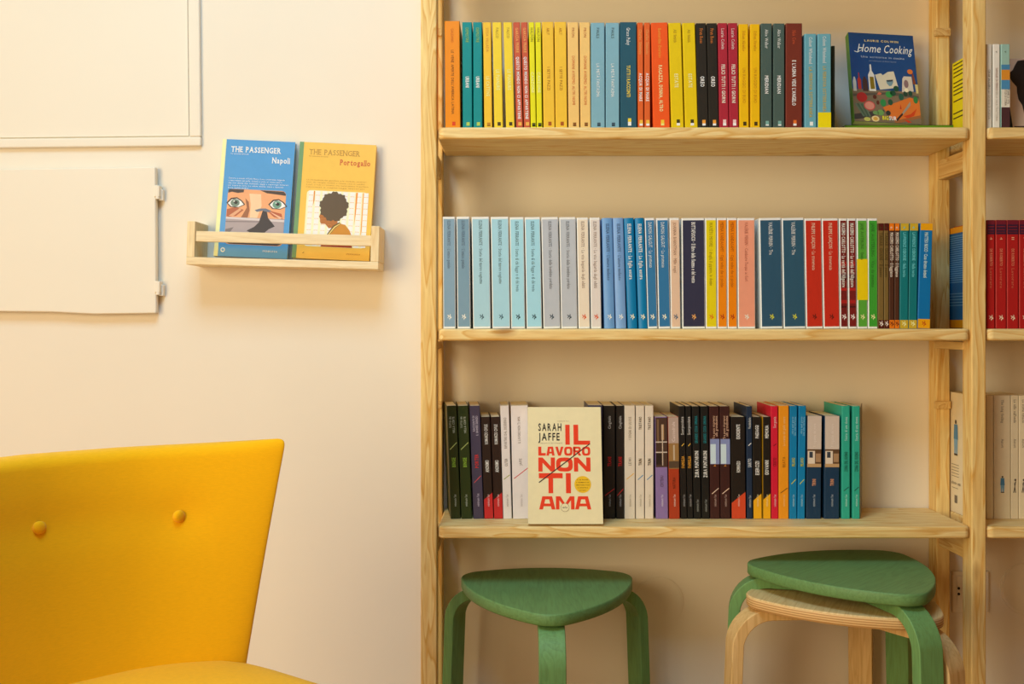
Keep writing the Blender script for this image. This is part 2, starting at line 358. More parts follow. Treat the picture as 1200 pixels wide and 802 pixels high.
def book(row, xs, ytop, col, label, texts=(), border=None, bands=(), tris=(), slashes=(), mark=None, rects=(), yaw=0.0, Y=None, depth=None, rnd=0.0, z=None, group=None, pages=None, sidecol=None):
    """xs = spine edges in the photograph (bottom left, bottom right, top left, top right)."""
    rw = ROW[row]; Y = rw['Y'] if Y is None else Y; depth = depth or rw['depth']; k = (Y - CAM_Y) / F
    xb0, xb1, xt0, xt1 = xs; zs = SH[row] if z is None else z
    t = min(xb1 - xb0, xt1 - xt0) * k - 0.0004
    h = CZ - (ytop - HY) * k - zs
    lean = math.atan2(((xt0 + xt1) - (xb0 + xb1)) / 2 * k, h)
    root = empty('paperback_book', (((xb0 + xb1) / 2 - CX) * k, Y, zs + 0.0004 + t / 2 * abs(math.sin(lean))), (0, lean, R(yaw)))
    cover_mesh(t, depth, h, rnd).build('cover', paper(border or col), root)
    m = M(); m.box(-t / 2 + 0.0008, t / 2 - 0.0008, 0.0022, depth - 0.0015, 0.0008, h - 0.0006); m.build('pages', pages or PAGES, root)
    P = Print(); zz = lambda y: CZ - (y - HY) * k - zs
    o1, o2 = 0.00012 + rnd, 0.00024 + rnd
    if sidecol:
        m = M(); m.box(-t / 2 - 0.0003, -t / 2, 0.001, depth, 0, h); m.build('side_cover', paper(sidecol), root)
    if border:
        bx = 0.9 * k; P.rect(('spine_panel', col), -t / 2 + bx, t / 2 - bx * 0.8, 2.3 * k, h - 2.6 * k, o1)
    for i_, (ya, yb, c) in enumerate(bands): P.rect(('spine_band', c, i_), -t / 2 + 0.0002, t / 2 - 0.0002, max(0.0003, zz(yb)), min(h - 0.0003, zz(ya)), o1)
    for (yl, yr, c) in tris:
        P.poly(('spine_corner', c), [(-t / 2 + 0.0003, 0.0004), (t / 2 - 0.0003, 0.0004), (t / 2 - 0.0003, zz(yr)), (-t / 2 + 0.0003, zz(yl))], o1)
    for i_, (fx0, fx1, ya, yb, c) in enumerate(rects): P.rect(('spine_picture', c, i_), (fx0 - 0.5) * t, (fx1 - 0.5) * t, zz(yb), zz(ya), o1 + 0.00004 * (i_ + 1))
    for (ya, yb, c, wd) in slashes:                 # diagonal rule rising to the right
        x0, x1 = -t * wd / 2, t * wd / 2; d_ = 0.6 * k
        P.poly(('slash', c), [(x0, zz(yb)), (x0 + d_, zz(yb) - d_), (x1 + d_, zz(ya) - d_), (x1, zz(ya))], o2)
    for i_, e in enumerate(texts):
        (s_, ya, yb, c, hp) = e[:5]; style = e[5] if len(e) > 5 else ''; xo = e[6] if len(e) > 6 else 0.0
        dr_ = 'up' if row == 'bot' else 'down'
        P.text(('spine_lettering', c, i_), s_, zz(ya), zz(yb), hp * k, o2 + 0.0002, style, dr_, xo * t)
    if mark and mark[0] == 'sq':
        c1, c2 = mark[1], mark[2]; y0 = mark[3] if len(mark) > 3 else 139.5; wq = 1.9 * k; xo = 0.06 * t
        P.rect(('publisher_mark', c1), xo - wq, xo + wq, zz(y0 + 4.2), zz(y0), o2); P.rect(('publisher_mark', c2), xo - wq, xo + wq, zz(147.6), zz(y0 + 4.2), o2)
    if mark and mark[0] == 'bird':
        cy = mark[2] if len(mark) > 2 else 372; sz = 7.5 * k; wx = min(5.4 * k, t * 0.8)
        P.poly(('publisher_mark', mark[1]), [((u - 0.5) * wx, zz(cy) + (v - 0.5) * sz) for u, v in BIRD], o2)
    P.build(root, None)
    tag(root, label, 'book', group)
    return root

# --- top shelf
T = 'top shelf'; GT = 'books on the top shelf'
ORG, BK, WH, CRM = (228, 135, 5), (45, 36, 22), (245, 240, 225), (248, 232, 170)
def tp(*a, **k): return book('top', *a, group=GT, **k)
tp((521.9, 539.7, 520.8, 538.8), 25, (226, 132, 6), 'thick orange paperback at the left end of the top shelf', [('GALEANO', 34, 50, (185, 95, 20), 3), ("LE VENE APERTE DELL'AMERICA LATINA", 59, 134, (95, 55, 20), 3)], mark=('sq', (205, 60, 20), (205, 60, 20), 143))
for i, xs in enumerate(((542.2, 553.6, 541.3, 553.4), (554.3, 565.8, 554.3, 564.9))):
    tp(xs, 26.3, (0, 130, 125), '%s of two slim teal green paperbacks on the top shelf' % ('left', 'right')[i], [('DEPESTRE', 33, 50, (150, 175, 70), 3.4), ('URBANI', 90, 103, WH, 4, 'b')], mark=('sq', (170, 190, 80), (170, 190, 80), 143.5))
tp((567.3, 577.2, 566, 575.5), 26.5, (244, 182, 45), 'single amber paperback right of the teal pair on the top shelf', [('SOSA VILLADA', 33, 61, (190, 130, 50), 3), ('LE CATTIVE', 90, 113, (252, 225, 140), 3.6, 'b')], mark=('sq', (180, 120, 30), (180, 120, 30), 144))
for i, xs in enumerate(((579.1, 589.8, 577.2, 587.6), (593, 603.2, 589.8, 600.2))):
    tp(xs, 26.5, (232, 197, 45), '%s of two leaning mustard yellow paperbacks with dark gaps, top shelf' % ('left', 'right')[i], [('FALCO', 33, 45, (150, 120, 40), 3.2), ('LE PIANURE', 82, 106, (246, 228, 140), 3.8, 'b')], mark=('sq', (70, 55, 20), (70, 55, 20), 143.5))
for i, xs in enumerate(((605, 613, 600.9, 609.9), (614, 621.6, 610, 618.8))):
    tp(xs, 26.5, (190, 82, 50), '%s of two thin brick red paperbacks leaning beside lime ones' % ('left', 'right')[i], [('GARCÍA FREIRE', 33, 62, (238, 165, 90), 3, 'b'), ('QUESTO MONDO NON CI APPARTIENE', 67, 140, WH, 3.2, 'b')], mark=('sq', (245, 170, 70), (245, 170, 70), 143.5))
for i, xs in enumerate(((622, 628.4, 619, 626.7), (629, 635.6, 626.9, 634.4))):
    tp(xs, 26.5, (220, 212, 16), '%s of two thin lime yellow paperbacks on the top shelf' % ('left', 'right')[i], [('HALFON', 33, 49, (120, 115, 20), 3), ('CANZONE', 85, 109, (240, 238, 140), 3.2, 'b')], mark=('sq', (70, 70, 15), (70, 70, 15), 144.5))
for i, xs in enumerate(((637, 650.4, 634.8, 649), (651, 665, 649.6, 663.7))):
    tp(xs, 26, (241, 182, 48), '%s of two medium amber paperbacks between lime and peach books' % ('left', 'right')[i], [('ARLT', 33, 41, (165, 110, 30), 3), ('I SETTE PAZZI', 79, 106, (150, 95, 25), 3.2)], mark=('sq', (160, 80, 20), (160, 80, 20), 143))
for i, xs in enumerate(((666.2, 679.2, 664.5, 678.2), (680.2, 692.4, 679, 691.7))):
    tp(xs, 26.5, (238, 186, 105), '%s of two pale peach paperbacks on the top shelf' % ('left', 'right')[i], [('PRON', 33, 44, (170, 105, 60), 3), ('DOMANI AVREMO ALTRI NOMI', 66, 123, (196, 105, 55), 3.2)], mark=('sq', (130, 80, 30), (130, 80, 30), 144))
for i, xs in enumerate(((692.8, 709, 692.2, 708.8), (709.8, 726, 709.8, 725.9))):
    tp(xs, 27, (122, 165, 172), '%s of two greyish light blue paperbacks on the top shelf' % ('left', 'right')[i], [('PAULS', 33, 45, (50, 70, 80), 3.2), ('LA METÀ FANTASMA', 75, 114, WH, 3.6)], mark=('sq', (55, 75, 85), (55, 75, 85), 144))
tp((726.6, 746.8, 726.4, 746), 26.3, (33, 80, 93), 'thick dark petrol blue paperback with yellow title on the top shelf', [('Grace Paley', 33, 53, WH, 4, 's'), ('TUTTI I RACCONTI', 77, 114, (240, 200, 70), 4, 'b')], mark=('sq', (240, 200, 50), WH, 139))
for i, xs in enumerate(((747.6, 754.4, 746.3, 754.2), (755.2, 762.4, 755, 762))):
    tp(xs, 26.8, (213, 93, 35), '%s of two very thin burnt orange paperbacks with white titles' % ('left', 'right')[i], [('Charles Simmons', 35, 64, (245, 165, 90), 3, 's'), ('ACQUA DI MARE', 86, 119, WH, 3.4, 'b')], mark=('sq', (250, 180, 60), WH, 141))
tp((765.4, 785.5, 762.8, 782.5), 27, (238, 84, 22), 'wide vivid red-orange paperback with pale yellow title, top shelf', [('Bernardine Evaristo', 34, 68, (250, 165, 60), 3.4, 's'), ('RAGAZZA, DONNA, ALTRO', 77, 131, (252, 220, 150), 4, 'b')], mark=('sq', (250, 190, 50), (250, 220, 120), 141))
for i, xs in enumerate(((786.8, 801.6, 783, 798.4), (803, 818, 799, 815))):
    tp(xs, 27.2, (220, 188, 5), '%s of two leaning strong yellow paperbacks next to black pair' % ('left', 'right')[i], [('Ali Smith', 35, 50, (160, 135, 30), 3.2, 's'), ('ESTATE', 87, 103, (248, 238, 160), 4, 'b')], mark=('sq', (60, 52, 15), WH, 140.5))
for i, xs in enumerate(((818.4, 830.4, 815.2, 827.6), (830.8, 842.6, 828, 840.2))):
    tp(xs, 27.6, (38, 33, 25), '%s of two black paperbacks with short white titles, top shelf' % ('left', 'right')[i], [('Fran Ross', 34, 51, (215, 120, 50), 3.6, 's'), ('OREO', 90, 102, WH, 4.4, 'b')], mark=('sq', (230, 150, 50), WH, 141))
for i, xs in enumerate(((843, 854.2, 841, 852.4), (854.8, 865.8, 853, 864.4))):
    tp(xs, 27.4, (165, 36, 50), '%s of two crimson paperbacks on the top shelf' % ('left', 'right')[i], [('Laurie Colwin', 34, 58, (250, 205, 190), 3.4, 's'), ('FELICI TUTTI I GIORNI', 76, 121, (250, 215, 190), 4, 'b')], mark=('sq', (250, 190, 180), WH, 140.5))
for i, xs in enumerate(((866.6, 877.8, 865, 877.8), (879.6, 890.8, 878.8, 891))):
    tp(xs, 28.6, (240, 178, 5), '%s of two golden yellow paperbacks right of the crimson pair' % ('left', 'right')[i], [('Ethan Hawke', 37, 60, (190, 130, 20), 3.2, 's'), ('UN RAGGIO DI BUIO', 80, 121, (190, 130, 20), 3.4)], mark=('sq', (70, 50, 15), (70, 50, 15), 143))
for i, xs in enumerate(((891.9, 904.9, 891.9, 904.7), (906.2, 919.6, 906.4, 919.6))):
    tp(xs, 27.8, (70, 88, 78), '%s of two dull dark green paperbacks on the top shelf' % ('left', 'right')[i], [('Alice Walker', 35, 57, (225, 225, 210), 3.4, 's'), ('MERIDIAN', 89, 110, WH, 4, 'b')], mark=('sq', (120, 165, 150), WH, 142))
tp((920.6, 940.2, 921, 940.2), 27.6, (113, 45, 30), 'wide maroon brown paperback with white title on the top shelf', [('Nick Cave', 36, 52, (200, 85, 50), 3.8, 's'), ("E L'ASINA VIDE L'ANGELO", 71, 124, WH, 4.2, 'b')], mark=('sq', (220, 110, 40), WH, 141))
tp((942.9, 957.2, 942.9, 956.8), 40, (100, 158, 165), 'shorter sky blue paperback without sticker on the top shelf', [('Colson Whitehead', 44, 75, (235, 240, 235), 3.8, 's'), ('LA FERROVIA SOTTERRANEA', 79, 138, (190, 165, 80), 3.8, 'b')], mark=('sq', WH, WH, 143))
tp((958.2, 974.2, 958.2, 974), 40, (100, 158, 165), 'shorter sky blue paperback with yellow sticker at its foot', [('Colson Whitehead', 43, 74, (235, 240, 235), 3.8, 's'), ('LA FERROVIA SOTTERRANEA', 78, 131, (190, 165, 80), 3.8, 'b')], bands=[(132, 150, (240, 208, 10))])
tp((974.6, 978.8, 974.6, 978.6), 54, (48, 60, 50), 'very thin dark green book at the right end of the top row', Y=-0.165, depth=0.11)

# --- middle shelf
GM = 'books on the middle shelf'; OFF = (236, 228, 212)
def md(*a, **k): return book('mid', *a, group=GM, **k)
def pair(fn, xss, ytop, cols, label, texts, **k):
    for i, xs in enumerate(xss): fn(xs, ytop, cols[i % len(cols)], label % ('left', 'right')[i], texts, **k)
pair(md, ((519.4, 534, 518.5, 533.5), (536, 551.4, 534.7, 550.4)), 254.4, [(128, 157, 170), (118, 149, 161)], '%s of two muted grey-blue paperbacks at the middle shelf\'s left end', [("ELENA FERRANTE · L'amica geniale", 259, 315, (75, 95, 115), 3.4, 's')], border=OFF, mark=('bird', (235, 225, 205)))
pair(md, ((554, 575.6, 552.5, 573.2), (577, 598, 575, 596)), 254.6, [(162, 200, 204), (160, 203, 209)], '%s of two thick pale aqua paperbacks on the middle shelf', [('ELENA FERRANTE · Storia del nuovo cognome', 259, 333, (70, 95, 105), 3.6, 's')], border=OFF, mark=('bird', (60, 90, 100)))
pair(md, ((599, 615.6, 597.2, 613.8), (617, 635.4, 614.8, 633)), 255, [(160, 209, 218), (158, 207, 214)], '%s of two bright pale turquoise paperbacks beside grey ones', [('ELENA FERRANTE · Storia di chi fugge e di chi resta', 260, 342, (60, 90, 105), 3.6, 's')], border=OFF, mark=('bird', (25, 50, 60)))
pair(md, ((637, 656.8, 634.2, 654), (657.7, 677, 655.4, 674.6)), 255, [(178, 182, 182), (180, 184, 183)], '%s of two light grey paperbacks on the middle shelf', [('ELENA FERRANTE · Storia della bambina perduta', 260, 339, (85, 90, 100), 3.4, 's')], border=OFF, mark=('bird', (40, 60, 70)))
pair(md, ((678, 691.6, 675.4, 689.8), (692.8, 705, 690.3, 703.8)), 255.4, [(226, 211, 182), (217, 207, 192)], '%s of two cream paperbacks with red emblems on the middle shelf', [('ELENA FERRANTE · La vita bugiarda degli adulti', 260, 338, (135, 115, 105), 3.4, 's')], border=OFF, mark=('bird', (215, 80, 35)))
pair(md, ((707.9, 721.2, 705.2, 717.6), (721.6, 734.4, 718, 730.4)), 256, [(108, 155, 198), (122, 162, 202)], '%s of two round-spined cornflower blue paperbacks leaning left', [("ELENA FERRANTE · L'amore molesto", 263, 329, (50, 75, 115), 3.4, 's')], mark=('bird', (225, 228, 225)), rnd=0.0018)
pair(md, ((735, 748, 731, 742.6), (748.4, 759, 743.2, 755)), 256, [(5, 120, 165), (5, 122, 167)], '%s of two round-spined deep cyan paperbacks with white lettering', [('ELENA FERRANTE · La figlia oscura', 263, 328, WH, 3.8, 'bs')], mark=('bird', (235, 225, 190)), rnd=0.0018)
pair(md, ((759.3, 770.8, 755.4, 767.2), (771.8, 786, 769.2, 783.2)), 256, [(48, 114, 154), (46, 112, 152)], '%s of two steel blue paperbacks with white edges, middle shelf', [('DAMON GALGUT · La promessa', 261, 314, (225, 235, 240), 3.8, 's')], border=(235, 232, 222), mark=('bird', (235, 228, 195)))
md((786.4, 797.8, 784.6, 796.4), 255.8, (220, 186, 152), 'single beige paperback left of the wide navy book', [('JOANNA BARNTMAN · Mille segni', 261, 320, (140, 105, 85), 3.2, 's')], border=OFF, mark=('bird', (60, 90, 110)))
md((799.9, 826.6, 798.8, 825.8), 256, (48, 48, 68), 'wide navy black paperback with white lettering on the middle shelf', [('BUTTAFUOCO · Il libro della fiamma e del vento', 261, 332, WH, 4.2, 'bs')], border=OFF, mark=('bird', (230, 165, 90)))
md((827.2, 840.3, 826.4, 839.6), 255.8, (221, 200, 10), 'single lemon yellow paperback right of the wide navy book', [('WAYÉTU MOORE · I draghi, il gigante, le donne', 261, 335, (135, 115, 15), 3.4, 's')], border=OFF, mark=('bird', (215, 110, 20)))
pair(md, ((840.9, 852.3, 840.3, 851.7), (852.8, 864, 852.3, 863.6)), 255.8, [(240, 130, 5), (240, 128, 3)], '%s of two bright orange paperbacks on the middle shelf', [('MEENA KANDASAMY · Ogni volta che ti picchio', 261, 337, (160, 75, 10), 3.4, 's')], border=OFF, mark=('bird', (170, 55, 15)))
md((864.6, 885.8, 864.2, 884.6), 256, (240, 151, 117), 'wide salmon pink paperback on the middle shelf', [("VALÉRIE PERRIN · Cambiare l'acqua ai fiori", 261, 330, (165, 85, 65), 3.4, 's')], border=OFF, mark=('bird', (250, 220, 195)))
pair(md, ((892, 917.6, 889.8, 915.4), (918.8, 944.4, 916.4, 942)), 256, [(42, 80, 100), (42, 82, 100)], '%s of two wide dark slate blue paperbacks with white edges', [('VALÉRIE PERRIN · Tre', 261, 299, (230, 235, 230), 4, 's')], border=(225, 226, 215), mark=('bird', (205, 205, 50)))
pair(md, ((945, 964.6, 942.8, 962.6), (965.4, 984.4, 963, 982.4)), 256.4, [(190, 44, 24), (192, 42, 24)], '%s of two wide scarlet paperbacks on the middle shelf', [('PHILIPPE LANÇON · La traversata', 262, 317, (250, 205, 170), 3.8, 's')], border=OFF, mark=('bird', (90, 25, 15)))
RS = [(307, 312, (160, 32, 26)), (322, 329, (70, 18, 18)), (338, 341, (175, 36, 28)), (352, 356, (165, 32, 26)), (359, 361, (70, 18, 18))]
pair(md, ((984.8, 994, 983.2, 992.9), (994.6, 1004.4, 993.3, 1003)), 256.4, [(112, 28, 24), (116, 28, 24)], '%s of two narrow dark red streaked paperbacks beside green ones', [("MASSIMO CARLOTTO · La verità dell'Alligatore", 262, 337, (245, 225, 205), 3.8, 'bs')], border=OFF, mark=('bird', (245, 220, 205)), rects=[(0.12, 0.88, a_, b_, c_) for a_, b_, c_ in RS])
md((1005, 1017, 1003.8, 1016.4), 256.4, (85, 160, 50), 'green paperback with a folded yellow sticker around its spine', [('JANE AUSTERLING · Emma', 262, 305, (40, 95, 30), 3.4, 's')], border=OFF, mark=('bird', (225, 225, 150)), rects=[(-0.04, 1.04, 304, 352, (244, 200, 8))])
md((1017.5, 1028.8, 1017, 1028.4), 256.4, (60, 154, 45), 'plain green paperback right of the one with yellow sticker', [('JANE AUSTERLING · Vita da mamma', 262, 337, (35, 100, 30), 3.4, 's')], border=OFF, mark=('bird', (225, 225, 150)))
def pocket(xss, col, band, label, tx, tc, mc):
    for i, xs in enumerate(xss):
        md(xs, 262 if i < 2 else 262, col, label % ('left', 'right')[i] if '%s' in label else label, [(tx, 273, 325, tc, 3.4, 'bs'), ('e', 266, 268.4, tc, 3)], bands=[(262, 270.6, band), (375.5, 386, band)], mark=('bird', mc, 380), depth=0.125)
pocket(((1029.4, 1036, 1029, 1035.6), (1036.3, 1041.8, 1035.8, 1041.7)), (118, 94, 46), (82, 22, 16), '%s of two thin khaki paperbacks with dark maroon bands', 'TAHAR GHANI · Il passo', (80, 62, 25), (235, 215, 195))
pocket(((1042, 1048, 1041.9, 1048), (1048.3, 1054, 1048.3, 1054.6)), (75, 42, 26), (233, 120, 20), '%s of two thin dark brown paperbacks with orange bands', 'MASSIMO CARLOTTO · Il fuggiasco', (240, 215, 190), (110, 45, 15))
pocket(((1054.3, 1064.3, 1055, 1065.4), (1064.7, 1074.6, 1066, 1076.4)), (10, 115, 115), (200, 166, 42), '%s of two teal paperbacks with mustard bands, middle shelf', 'LAWRENCE OSBORNE · Nella notte', (110, 205, 205), (240, 225, 150))
md((1075.2, 1089.8, 1078.4, 1093.6), 262, (5, 110, 165), 'leaning bright blue paperback with orange bands at the row\'s right end', [('MATTEO NUCCI · Cosa diranno domani', 273, 326, (205, 235, 245), 3.8, 'bs')], bands=[(262, 270.4, (245, 160, 12)), (374.5, 386, (245, 160, 12))], mark=('bird', (190, 80, 15), 380), depth=0.125)

# --- bottom shelf
GB = 'books on the bottom shelf'
def bt(*a, **k): return book('bot', *a, group=GB, **k)
MF = lambda c, y0=580, y1=594: ('minimum fax', y0, y1, c, 2.8)
LIME, RED = (150, 190, 60), (205, 50, 50)
pair(lambda xs, y, c, l, t, **k: bt(xs, y, c, l, t, yaw=7 if xs[0] < 535 else 5, **k), ((528, 540.2, 523.4, 535.2), (540.8, 553.2, 536, 549.2)), 476, [(46, 54, 18), (44, 57, 20)], '%s of two dark olive green paperbacks at bottom shelf\'s left end', [('NELLA CORTE', 489, 508, (205, 210, 180), 2.4, '', 0.12), ('TUTTO UN', 489, 502, (205, 210, 180), 2.4, '', -0.2), ('BINGE', 537, 548, LIME, 4, 'b'), MF((190, 195, 170))], slashes=[(519, 527, (185, 200, 110), 0.72)])
bt((554.8, 567.2, 550.2, 562.4), 476, (70, 62, 80), 'slate purple paperback with red lettering on the bottom shelf', [('IL GRANDE SILENZIO', 488, 511, (215, 205, 215), 2.4, '', 0.14), ('RACCONTI DI', 488, 506, (215, 205, 215), 2.4, '', -0.16), ('PORTER', 533, 549, RED, 4, 'b'), MF((200, 190, 205), 579)], slashes=[(558, 566, (210, 80, 85), 0.7)], yaw=4)
pair(lambda xs, y, c, l, t, **k: bt(xs, y, c, l, t, yaw=3, **k), ((567.6, 578.3, 563.4, 574.5), (578.9, 589.6, 575, 586)), 489, [(40, 25, 20), (42, 25, 20)], '%s of two short dark brown paperbacks with red slanted feet', [('ROMANZO CIVILE', 498, 521, WH, 3.6, 'bw'), ('ANONIMO', 540, 554, WH, 4, 'b'), MF((235, 190, 185))], tris=[(586, 578, (193, 40, 40))], depth=0.105)
bt((589.8, 600, 585.9, 596.8), 476, (224, 216, 206), 'slim white paperback with olive slash left of the face-out book', [('RIPARTIRE DAL DESIDERIO', 490, 526, (95, 85, 85), 3, 'w'), ('CUTER', 538, 547, (95, 85, 85), 3), MF((150, 145, 140))], slashes=[(557, 562, (150, 160, 70), 0.7)], yaw=2)
bt((601.2, 621.5, 598.2, 619), 476, (226, 217, 208), 'wide white paperback with red slash, partly behind the face-out book', [('IL LAVORO NON TI AMA', 489, 520, (85, 75, 75), 3, 'w', -0.05), ('JAFFE', 538, 546, (120, 110, 110), 3), MF((175, 165, 160))], slashes=[(549, 561, (200, 50, 60), 0.82)], yaw=1)
bt((692, 706.6, 692, 706.6), 476, (58, 52, 72), 'dark purple paperback hidden behind the face-out cream book', [], group=None) if False else None
pair(bt, ((707.4, 721.2, 707.2, 721), (722.2, 731.4, 722, 731.2)), 476, [(26, 21, 18), (26, 21, 18)], '%s of two black paperbacks right of the face-out cream book', [('Cinghiale', 488, 503, (190, 185, 175), 3), ('TRANI', 536, 547, (190, 25, 30), 4, 'b'), MF((170, 165, 160))], slashes=[(573, 581, (185, 35, 40), 0.8)])
bt((731.8, 744.6, 731.8, 744.4), 476, (220, 207, 182), 'off-white paperback with yellow slash on the bottom shelf', [('I SOGNI DI ULISSE', 489, 516, (100, 90, 75), 3, 'w'), ('LEWI', 537, 546, (100, 90, 75), 3.2, 'w'), MF((165, 155, 135))], slashes=[(555, 562, (225, 175, 60), 0.7)])
pair(bt, ((745.3, 755.3, 745.3, 755.2), (756, 766, 756, 766)), 476, [(221, 208, 184), (222, 208, 184)], '%s of two off-white paperbacks with blue slashes, bottom shelf', [('TRISTANO', 489, 504, (45, 40, 38), 3, 'bw'), ('TRIN', 538, 546, (45, 40, 38), 3.4, 'b'), MF((165, 155, 135))], slashes=[(557, 562.5, (45, 130, 170), 0.62)])
bt((768.9, 783.2, 767.4, 782), 489, (134, 110, 155), 'short purple paperback with a dark street photo on its spine', [('COCTEAU', 558, 571, (55, 40, 60), 3.6), MF((215, 205, 220))], rects=[(0.02, 0.98, 490, 548, (72, 50, 38)), (0.15, 0.3, 492, 520, (120, 90, 62)), (0.5, 0.72, 498, 516, (176, 140, 96)), (0.02, 0.98, 518, 519.2, (205, 190, 170)), (0.02, 0.98, 530, 531.2, (205, 190, 170)), (0.55, 0.63, 498, 546, (196, 176, 150)), (0.05, 0.5, 532, 545, (40, 28, 24))], depth=0.105)
bt((783.8, 797.4, 782.6, 795.2), 489, (166, 56, 26), 'short rust red paperback with a hazy photo on its spine', [('NATURA', 560, 573, (60, 30, 18), 3.2), MF((235, 205, 185)), ('Cattedrale', 495, 518, (228, 212, 200), 3.4)], rects=[(0.02, 0.98, 489.5, 550, (176, 152, 134)), (0.02, 0.98, 520, 550, (150, 112, 62)), (0.02, 0.98, 541, 549, (84, 66, 48)), (0.45, 0.6, 522, 540, (190, 170, 140))], depth=0.105)
pair(bt, ((798.2, 805.6, 795.2, 802.6), (806, 812.6, 803, 810.2)), 476.4, [(24, 22, 20), (24, 22, 20)], '%s of two very thin black paperbacks with small orange slashes', [('Scorpacciata', 489, 510, (190, 185, 175), 3.2, 'b'), ('FAMIGLIA', 535, 549, (215, 150, 50), 3.4, 'b'), MF((160, 155, 150))], slashes=[(520, 523, (230, 180, 70), 0.4)])
pair(bt, ((813.2, 822, 810.7, 819.8), (822.7, 831.9, 820.4, 830.6)), 476.6, [(22, 22, 20), (22, 22, 20)], '%s of two black paperbacks with teal and white bold lettering', [('GRANDE COSA UMANA', 488, 520, (25, 125, 128), 3.2, 'b'), ('ZURA PUNTARONI', 529, 560, WH, 4.2, 'b'), MF((160, 160, 150), 586, 600)])
pair(bt, ((832.5, 844, 831, 842.8), (844.4, 856.4, 843.3, 855)), 476.6, [(60, 28, 25), (58, 28, 25)], '%s of two dark brown paperbacks with a pale blue picture on the spine', [('Tra poco ritornerai', 488, 515, (230, 185, 150), 2.8, '', -0.08), ('alla grandissima', 488, 512, (230, 185, 150), 2.8, '', 0.2), ('h', 545, 547, (230, 150, 60), 2.6), MF((190, 160, 145))], rects=[(0.04, 1.0, 515, 544.5, (128, 138, 176)), (0.06, 0.62, 521, 544, (196, 214, 226))], slashes=[(572.5, 579, (240, 200, 170), 0.7)])
bt((857.2, 874, 856.4, 873.4), 489, (30, 24, 20), 'short wide black paperback with an orange-red slanted foot', [('ESORDIENTE', 498, 515, WH, 4, 'b'), ('ROMANZO', 541, 554, WH, 4, 'b'), MF((235, 190, 170))], tris=[(590, 577, (203, 70, 36))], depth=0.105)
bt((875.4, 882.2, 874.6, 881.6), 476.6, (28, 45, 66), 'thin navy paperback with a tiny white slash on the bottom shelf', [('Vocabolario', 490, 503, (225, 225, 220), 3.2), ('SARTO', 538, 548, (210, 215, 215), 3.8, 'b'), MF((190, 195, 195), 581, 595)], slashes=[(519.5, 522.5, WH, 0.5)])
bt((882.8, 892.8, 882, 892), 489, (28, 23, 18), 'short black paperback with yellow slanted foot, next to the navy spine', [('PAESAGGI', 499, 514, (235, 230, 215), 3.8, 'b'), ('ESERCIZI', 541, 557, WH, 4.2, 'b'), MF((240, 215, 150))], tris=[(587, 579, (240, 166, 20))], depth=0.105)
bt((894, 903.4, 894, 903), 489, (28, 23, 18), 'short black paperback with yellow slanted foot and yellow left edge', [('MEMORIA', 499, 514, (235, 230, 215), 3.8, 'b'), ('GIOVANNI', 540, 557, WH, 4.2, 'b'), MF((240, 215, 150))], tris=[(586, 579, (240, 166, 20))], bands=[], sidecol=(240, 166, 20), depth=0.105)
bt((904, 912.2, 903.4, 911.8), 476.4, (205, 26, 52), 'crimson red paperback beside the orange one on the bottom shelf', [('Sorgenia', 489, 502, (250, 200, 190), 3.2), ('CRISTO', 537, 547, (130, 15, 30), 3.6, 'b'), MF((250, 190, 190))], slashes=[(520, 523, (130, 15, 30), 0.5)])
bt((912.6, 924.4, 912.8, 924.6), 476, (240, 146, 26), 'bright orange paperback on the bottom shelf', [('La stanza del giallo amore', 489, 523, (250, 205, 140), 2.8), ('BEATA', 536, 548, (130, 75, 15), 3.2, 'w'), MF((245, 195, 120))], slashes=[(572, 578, (120, 75, 20), 0.72)])
pair(bt, ((925, 933.9, 925.6, 934.4), (934.6, 943.4, 936, 945)), 476.2, [(5, 120, 165), (8, 122, 168)], '%s of two slim vivid blue paperbacks with yellow slashes', [('Una vita ritrovata', 489, 511, (150, 205, 225), 2.4, '', 0.18), ('oltre quel giorno', 489, 509, (150, 205, 225), 2.4, '', -0.14), ('MILANO', 537, 547, (190, 190, 80), 3.6, 'b'), MF((170, 210, 225))], slashes=[(562, 567.5, (200, 200, 80), 0.6)])
PH = [(0.02, 0.98, 488, 527, (204, 186, 166)), (0.02, 0.98, 527, 548, (96, 68, 44)), (0.05, 0.55, 529, 544, (222, 204, 178)), (0.16, 0.4, 530, 537, (60, 64, 70)), (0.6, 0.95, 532, 542, (168, 130, 92)), (0.02, 0.98, 544, 548, (190, 152, 104))]
pair(bt, ((944.8, 962.2, 946, 963.2), (966, 983.6, 966.4, 984)), 487.8, [(24, 54, 78), (24, 54, 78)], '%s of two short navy paperbacks with cream top and kitchen photo', [('Il ragazzo del mare', 497, 524, (228, 214, 198), 3, ''), ('TRINI', 562, 570, (215, 150, 110), 4, 'b'), MF((180, 190, 195))], rects=PH, depth=0.108)
GT2 = [('Storia di una donna', 489, 517, (190, 235, 215), 3.2), ('ZONA DEL SUONO', 530, 553, (15, 70, 62), 3.6, 'bw'), MF((185, 230, 210))]
bt((986.6, 996.2, 986.6, 996.2), 476.2, (44, 164, 135), 'left of two sea green paperbacks at the bottom row\'s right end', GT2, slashes=[(571, 575.5, (15, 60, 55), 0.6)])
lb = bt((999, 1008, 999.3, 1008), 476.4, (44, 164, 135), 'right one of two sea green paperbacks, its back cover springing open', GT2, slashes=[(571, 575.5, (15, 60, 55), 0.6)])
t_ = 8.7 * 1.985 / F; m = M(); h_ = 0.222
m.prism([(t_ / 2, 0.001), (t_ / 2 + 0.001, 0.001), (t_ / 2 + 0.042, 0.108), (t_ / 2 + 0.041, 0.1085)], 'z', 0.001, h_); m.build('open_cover', paper((96, 82, 58)), lb)
